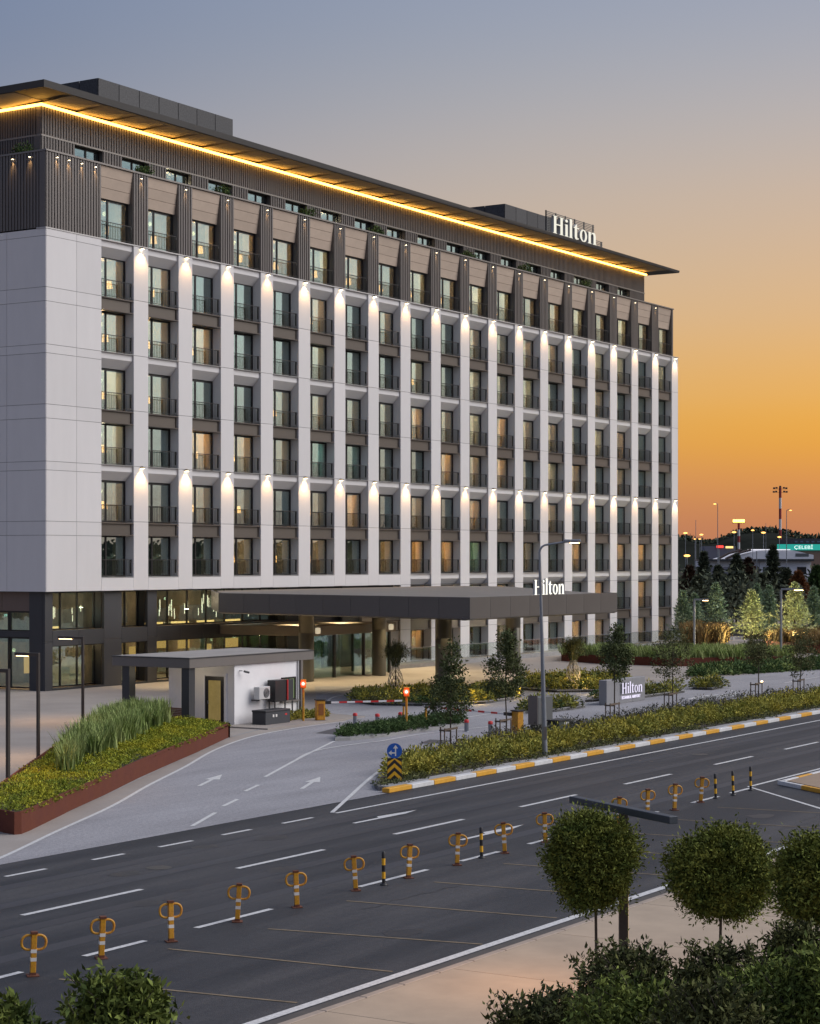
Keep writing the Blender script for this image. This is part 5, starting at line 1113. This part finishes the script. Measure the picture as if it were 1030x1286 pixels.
WH_B = mat('hall_white', (.80, .80, .84), .6)
hall = thing('curved_hall', 'white airport hall with a curved roof rising to the right behind the trees', 'building', at(888, 480))
k = 480 / F_PX; c = MB(); Wd = (1022 - 888) * k; z0 = zat(702, 480); pr = []
for i in range(17):
    t_ = i / 16; pr.append((Wd * (.18 + .45 * t_), z0 + (zat(690, 480) - z0) * math.sin(t_ * math.pi / 2)))
poly = [(Wd * .18, z0)] + pr + [(Wd * .8, zat(691, 480)), (Wd, zat(697, 480)), (Wd, z0)]
V = [(x, 0, z) for x, z in poly] + [(x, 22, z) for x, z in poly]; n = len(poly)
c.add(V, [tuple(range(n))] + [(i, n + i, n + (i + 1) % n, (i + 1) % n) for i in range(n)]); c.build('curved_roof', mat('hall_roof', (.78, .78, .82), .45), hall)
MB().box(Wd * .5, Wd * .98, .6, 22, 0, z0 - .5).build('wall', WH_B, hall); MB().box(0, Wd * 1.0, -.8, 22, z0 - .5, z0 - .02).build('flat_roof_edge', DGREY, hall)
MB().box(0, Wd * .5, 1.0, 20, zat(712, 480), z0 - .52).build('lower_wall', WH_B, hall)
for i in range(3): MB().box(Wd * (.53 + i * .16), Wd * (.53 + i * .16) + 2.2, .5, .62, zat(721, 480), zat(712, 480)).build('window', FRAME, hall)
for i in range(2): MB().box(Wd * (.55 + i * .28), Wd * (.55 + i * .28) + 3.2, -.06, .0, zat(699, 480), zat(695, 480)).build('upper_window', mat('grey_win', (.12, .13, .14), .3), hall)
for i in range(2): MB().tube([(Wd * (.10 + .07 * i), -.5, z0), (Wd * (.2 + .08 * i), -.5, zat(695, 480)), (Wd * (.32 + .09 * i), -.5, zat(690.5, 480))], .3, 6).build('roof_arch', mat('arch_brown', (.10, .07, .06), .6), hall)
MB().box(Wd * .38, Wd * .78, -.3, -.1, zat(690.6, 480), zat(689.8, 480)).build('edge_light', emis('edge_light', (.9, .9, 1), 1.2, False), hall)
cel = thing('cargo_building', 'dark building with a lit teal sign band reading ÇELEBİ', 'building', at(976, 560)); k = 560 / F_PX
MB().box(0, 40, 0, 30, 0, zat(691.5, 560)).build('wall', mat('cargo_wall', (.25, .16, .12), .7), cel); MB().box(0, 40, -.4, .0, zat(691, 560), zat(683.5, 560)).build('sign_band', E_TEAL, cel)
MB().box(6, 40, 8, 30, zat(683.5, 560), zat(676, 560)).build('upper_block', mat('cargo_dark', (.035, .035, .05), .7), cel)
for i in range(9): MB().box(6.5 + i * 1.6, 7.3 + i * 1.6, 7.9, 8, zat(681, 560), zat(679, 560)).build('upper_window', mat('cargo_win', (.1, .12, .2), .4), cel)
tx = text('ÇELEBİ', 1.35, emis('celebi_light', (.75, 1, .95), 1.3, False), cel, (4.7, -.5, zat(689.4, 560)), 0, .02, 'sign_lettering', 1.25)
rb_ = thing('red_lit_building', 'low far building with a red lit sign left of the floodlight', 'building', at(885, 700)); MB().box(0, 11, 0, 10, 0, zat(686, 700)).build('wall', mat('far_wall', (.16, .16, .2), .8), rb_); MB().box(4.2, 6.6, -.3, -.1, zat(688, 700), zat(685, 700)).build('red_sign', emis('far_red', (1, .08, .06), 1.5, False), rb_); MB().box(7.4, 10, -.3, -.1, zat(688.5, 700), zat(686, 700)).build('yellow_sign', emis('far_yellow', (1, .7, .25), 1.6, False), rb_)
# poles and lamps
def pole(u, Y, vb, vt, lb, head=None, banded=False, r_=.22, arm=0, hs=.9, cat='lamp post', name='far_lamp_post'):
    t = thing(name, lb, cat, at(u, Y)); zb, zt = 0, zat(vt, Y)
    if banded:
        k = 9
        for i in range(k): MB().tube([(0, 0, zb + (zt - zb) * i / k), (0, 0, zb + (zt - zb) * (i + 1) / k)], r_ * 1.5, 6).build('red_section' if i % 2 == 0 else 'white_section', mat('mast_red', (.30, .03, .03), .6) if i % 2 == 0 else KW, t)
    else: MB().tube([(0, 0, zb), (0, 0, zt)], [r_, r_ * .6], 6).build('pole', STEEL, t)
    if arm: MB().tube([(0, 0, zt), (arm, 0, zt + .3)], r_ * .6, 5).build('arm', STEEL, t)
    if head: MB().lathe([(0, -.35 * hs), (hs * .8, -.2 * hs), (hs, .1 * hs), (hs * .5, .35 * hs), (0, .4 * hs)], 10).build('lamp_head', head, t, (arm, 0, zt))
    return t
fl = pole(928, 700, 700, 657, 'floodlight mast with a blinding yellow lamp bank above the hills', None, True, .3, cat='floodlight', name='floodlight_mast'); zt = zat(654, 700)
for i in range(5): MB().box(-2.0 + i * .82, -1.3 + i * .82, -.3, .1, zt - .5, zt + .45).build('flood_lamp', E_FLOOD, fl)
MB().box(-2.2, 2.2, .1, .3, zt - .9, zt - .6).build('lamp_frame', STEEL, fl)
ms = pole(980, 650, 703, 612, 'tall red and white floodlight mast standing against the orange sky', None, True, .30, cat='mast', name='banded_mast'); zt = zat(613, 650)
for i, (dx, dz) in enumerate([(-2, 0), (-1.2, .1), (1.2, .1), (2, 0), (-2.1, -1.2), (2.1, -1.2), (-1.3, -1.1), (1.3, -1.1), (0, .5)]): MB().box(dx - .3, dx + .3, -.3, .3, zt + dz - .25, zt + dz + .25).build('lamp_box', DGREY, ms)
MB().box(-2.4, 2.4, -.05, .05, zt - .35, zt - .25).box(-2.4, 2.4, -.05, .05, zt - 1.5, zt - 1.42).build('cross_arm', DGREY, ms)
OR_ = emis('far_orange', (1, .50, .13), 3.2, False)
pole(901.5, 420, 720, 633, 'tall far lamp post rising above the hills left of the floodlight', OR_, False, .11, -.6, .32)
pole(988, 400, 720, 641, 'tall far lamp post with its arm to the right of the banded mast', OR_, False, .11, .8, .28)
for i, (u, v, Y, h_) in enumerate([(861, 669.5, 500, .55), (881, 671.5, 500, .5), (873, 677, 500, .35), (879, 677, 520, .35), (922, 668.5, 520, .6), (945.5, 666, 450, .4), (959, 669, 500, .6), (979, 674.5, 500, .5), (863, 698, 300, .5)]):
    pole(u, Y, 720, v, ['small warm lamp nearest the hotel edge above the hills', 'warm lamp second from the hotel edge', 'tiny lamp low beside the second warm lamp', 'tiny lamp low right of the second warm lamp', 'warm lamp just left of the floodlight mast', 'warm lamp on a pole midway between floodlight and banded mast', 'bright warm lamp left of the banded mast', 'warm lamp at the foot of the banded mast', 'orange lamp low among the trees near the hotel edge'][i], OR_, False, .10, 0, h_)
for i, (u, vt) in enumerate(((874, 611 + 60), (950.5, 692), (903, 692), (986, 690))): pass
pole(903, 240, 725, 690, 'bare grey pole among the dark trees left of the hall', None, False, .10); pole(950.5, 240, 725, 692, 'bare grey pole standing before the white hall', None, False, .10)
pole(874, 420, 720, 653, 'thin far pole with a small dark head left of the tall lamp', None, False, .09); pole(962, 420, 720, 657, 'thin far pole left of the banded mast', None, False, .07)

# ------------------------------------------------------------------ foreground: T lamp, ball trees, shrubs
b = at(783, 28.0); t = thing('foreground_lamp', 'dark T-shaped lamp post rising between the clipped ball trees', 'street lamp', b, 0)
zt = zat(1012, 28.0); MB().box(-.062, .062, -.062, .062, 0, zt - .1).build('pole', LAMPB, t, bevel=.006)
MB().box(.0625, .068, -.035, .035, .4, zt - .3).build('light_strip', emis('strip_soft', (1, .66, .26), .55, False), t)
a0 = Vector(at(720, 28.9, zat(1004, 28.9))); a1 = Vector(at(846, 26.6, zat(1016, 26.6))); d = a1 - a0
MB().box(0, d.length, -.07, .07, -.05, .05).build('arm', mat('arm_blue_grey', (.05, .06, .075), .5, .3), t, a0 - b, math.atan2(d.y, d.x), bevel=.006)
q = G(640, 1245, .1); sl_ = lit(None, q.x + .4, q.y + .4, 2.2, (1, .50, .18), 120, .2); sl_.name = 'pavement_light'
for i, (u, vc, rx_, rz_, Y, lb) in enumerate([(744, 1080, 46, 56, 27.5, 'rounded ball-shaped standard tree hiding the lamp post'), (905, 1096, 55, 51, 27.0, 'rounded ball-shaped standard tree in the middle of the three'), (1024, 1106, 40, 48, 25.0, 'ball-shaped standard tree cut by the right edge')]):
    k = Y / F_PX; b = at(u + (10 if i == 0 else 2), Y); zc_ = zat(vc, Y)
    broad_tree('ball_tree', lb, b, zc_, (-(10 if i == 0 else 2) * k, 0, zc_), (rx_ * k, rx_ * k, rz_ * k), L_BALL, 200 + i, .058, 250, 190, .19, .022, 'clipped ball trees in the foreground', 'tree', .6, 12)
def shrub(u, Y, vt, wpx, m_, seed, label, leaf=.065, ncl=260, per=44, ht=1.4):
    vt += 9; b = at(u, Y); z1 = zat(vt, Y); R_ = wpx / 2 * Y / F_PX; zc_ = z1 - ht * .5; t = thing('garden_shrub', label, 'shrub', b, 0, 'dark garden shrubs at the bottom right'); rg = random.Random(seed); c = MB(); r2 = np.random.default_rng(seed)
    tips = []
    for i in range(26):
        a = rg.uniform(0, 6.28); e_ = rg.uniform(.3, 1.0); tip = (R_ * e_ * math.cos(a), R_ * e_ * math.sin(a), zc_ + ht * .5 * math.sqrt(max(0, 1.05 - e_ * e_)) * rg.uniform(.7, 1.05)); tips.append(tip)
        c.tube([(rg.uniform(-.1, .1), rg.uniform(-.1, .1), max(0, zc_ - ht)), (tip[0] * .5 + rg.uniform(-.1, .1), tip[1] * .5, zc_ - .2), tip], [.03, .02, .006], 5)
    c.tube([(0, 0, 0), (0, 0, max(.1, zc_ - ht))], .05, 6); c.build('branches', BARK, t); c2 = MB()
    P, D_ = crown_pts(r2, (0, 0, zc_), (R_, R_, ht * .5), ncl, per, .16, .5)
    sh = []
    for k_ in range(60):
        a = rg.uniform(0, 6.28); e_ = rg.uniform(.1, 1.0); b_ = Vector((R_ * e_ * math.cos(a), R_ * e_ * math.sin(a), zc_ + ht * .45 * math.sqrt(max(0, 1.02 - e_ * e_)))); tp = b_ + Vector((rg.uniform(-.16, .16) + .1 * math.cos(a), rg.uniform(-.12, .12), rg.uniform(.10, .28)))
        for j_ in range(26): q_ = b_.lerp(tp, rg.random() ** .7); sh.append((q_.x + rg.gauss(0, .018), q_.y + rg.gauss(0, .018), q_.z))
        if k_ < 30: c2.tube([b_, tp], [.008, .003], 4, False)
    c2.build('shoots', BARK, t)['kind'] = 'stuff'
    T = np.concatenate([np.array(tips)[r2.integers(0, len(tips), ncl * 6)] + r2.normal(size=(ncl * 6, 3)) * .06, np.array(sh)])
    inst('foliage', leaves('foliage', np.concatenate([P, T]), leaf, m_, seed, .4, .5), t)
for a_ in [(790, 21, 1196, 150, L_SHRUB, 301, 'tallest dark shrub below the ball tree and lamp post'), (905, 20.5, 1192, 130, L_SHRUB, 302, 'dark leggy shrub below the middle ball tree'), (1000, 20, 1168, 110, L_SHRUB, 303, 'dark shrub rising at the right edge below the ball tree'), (705, 19, 1250, 140, L_SHRUB, 304, 'low dark shrub at the left of the bottom hedge'), (800, 17.5, 1238, 170, L_SHRUBY, 305, 'lighter green shrub in the bottom middle of the hedge'), (970, 17.5, 1216, 180, L_SHRUBY, 306, 'fresh green shrub at the bottom right corner'), (890, 16.5, 1248, 150, L_SHRUB, 307, 'dark shrub at the very bottom between the lighter ones'), (1040, 17, 1200, 130, L_SHRUBY, 309, 'green shrub cut by the bottom right corner'), (660, 18, 1268, 90, L_SHRUB, 310, 'smallest low shrub sprig at the hedge end')]:
    shrub(*a_)
for (u, vt, wp, sd_, lb) in ((152, 1238, 130, 320, 'round leafy shrub top at the bottom left'), (10, 1272, 50, 321, 'small leafy sprig in the bottom left corner')):
    o = shrub(u, 17, vt, wp, L_SHRUBY, sd_, lb, .085, 150, 34, 1.0)
for o in bpy.data.objects:
    if o.name.startswith('garden_shrub') and ('left' in o.get('label', '') and 'bottom left' in o.get('label', '')): o['group'] = 'leafy shrub tops at the bottom left'

# terrace plants on the hotel setback
for i, (s, lb) in enumerate([(-99, 'leafy terrace plant on the end face of the hotel parapet'), (9.6, 'bushy terrace plant, nearest on the roof terrace'), (17.6, 'second bushy terrace plant on the roof terrace'), (27.0, 'terrace plant above the fifth bay'), (35.5, 'terrace plant above the seventh bay'), (49, 'terrace plant above the tenth bay'), (58, 'terrace plant above the twelfth bay'), (69, 'farthest terrace plant on the roof terrace')]):
    p = W(s, -.9, TT - .35) if s > 0 else W(.9, -2.6, TT - .35); t = thing('terrace_plant', lb, 'plant', p, 0, 'plants on the roof terrace'); MB().box(-.5, .5, -.2, .2, 0, .3).build('pot', DGREY, t, rz=ROT)
    P, D_ = crown_pts(np.random.default_rng(400 + i), (0, 0, .62), (.6, .6, .42), 40, 18, .2, .2); inst('foliage', leaves('foliage', P, .16, L_HEDGE, i, .42, .5), t)
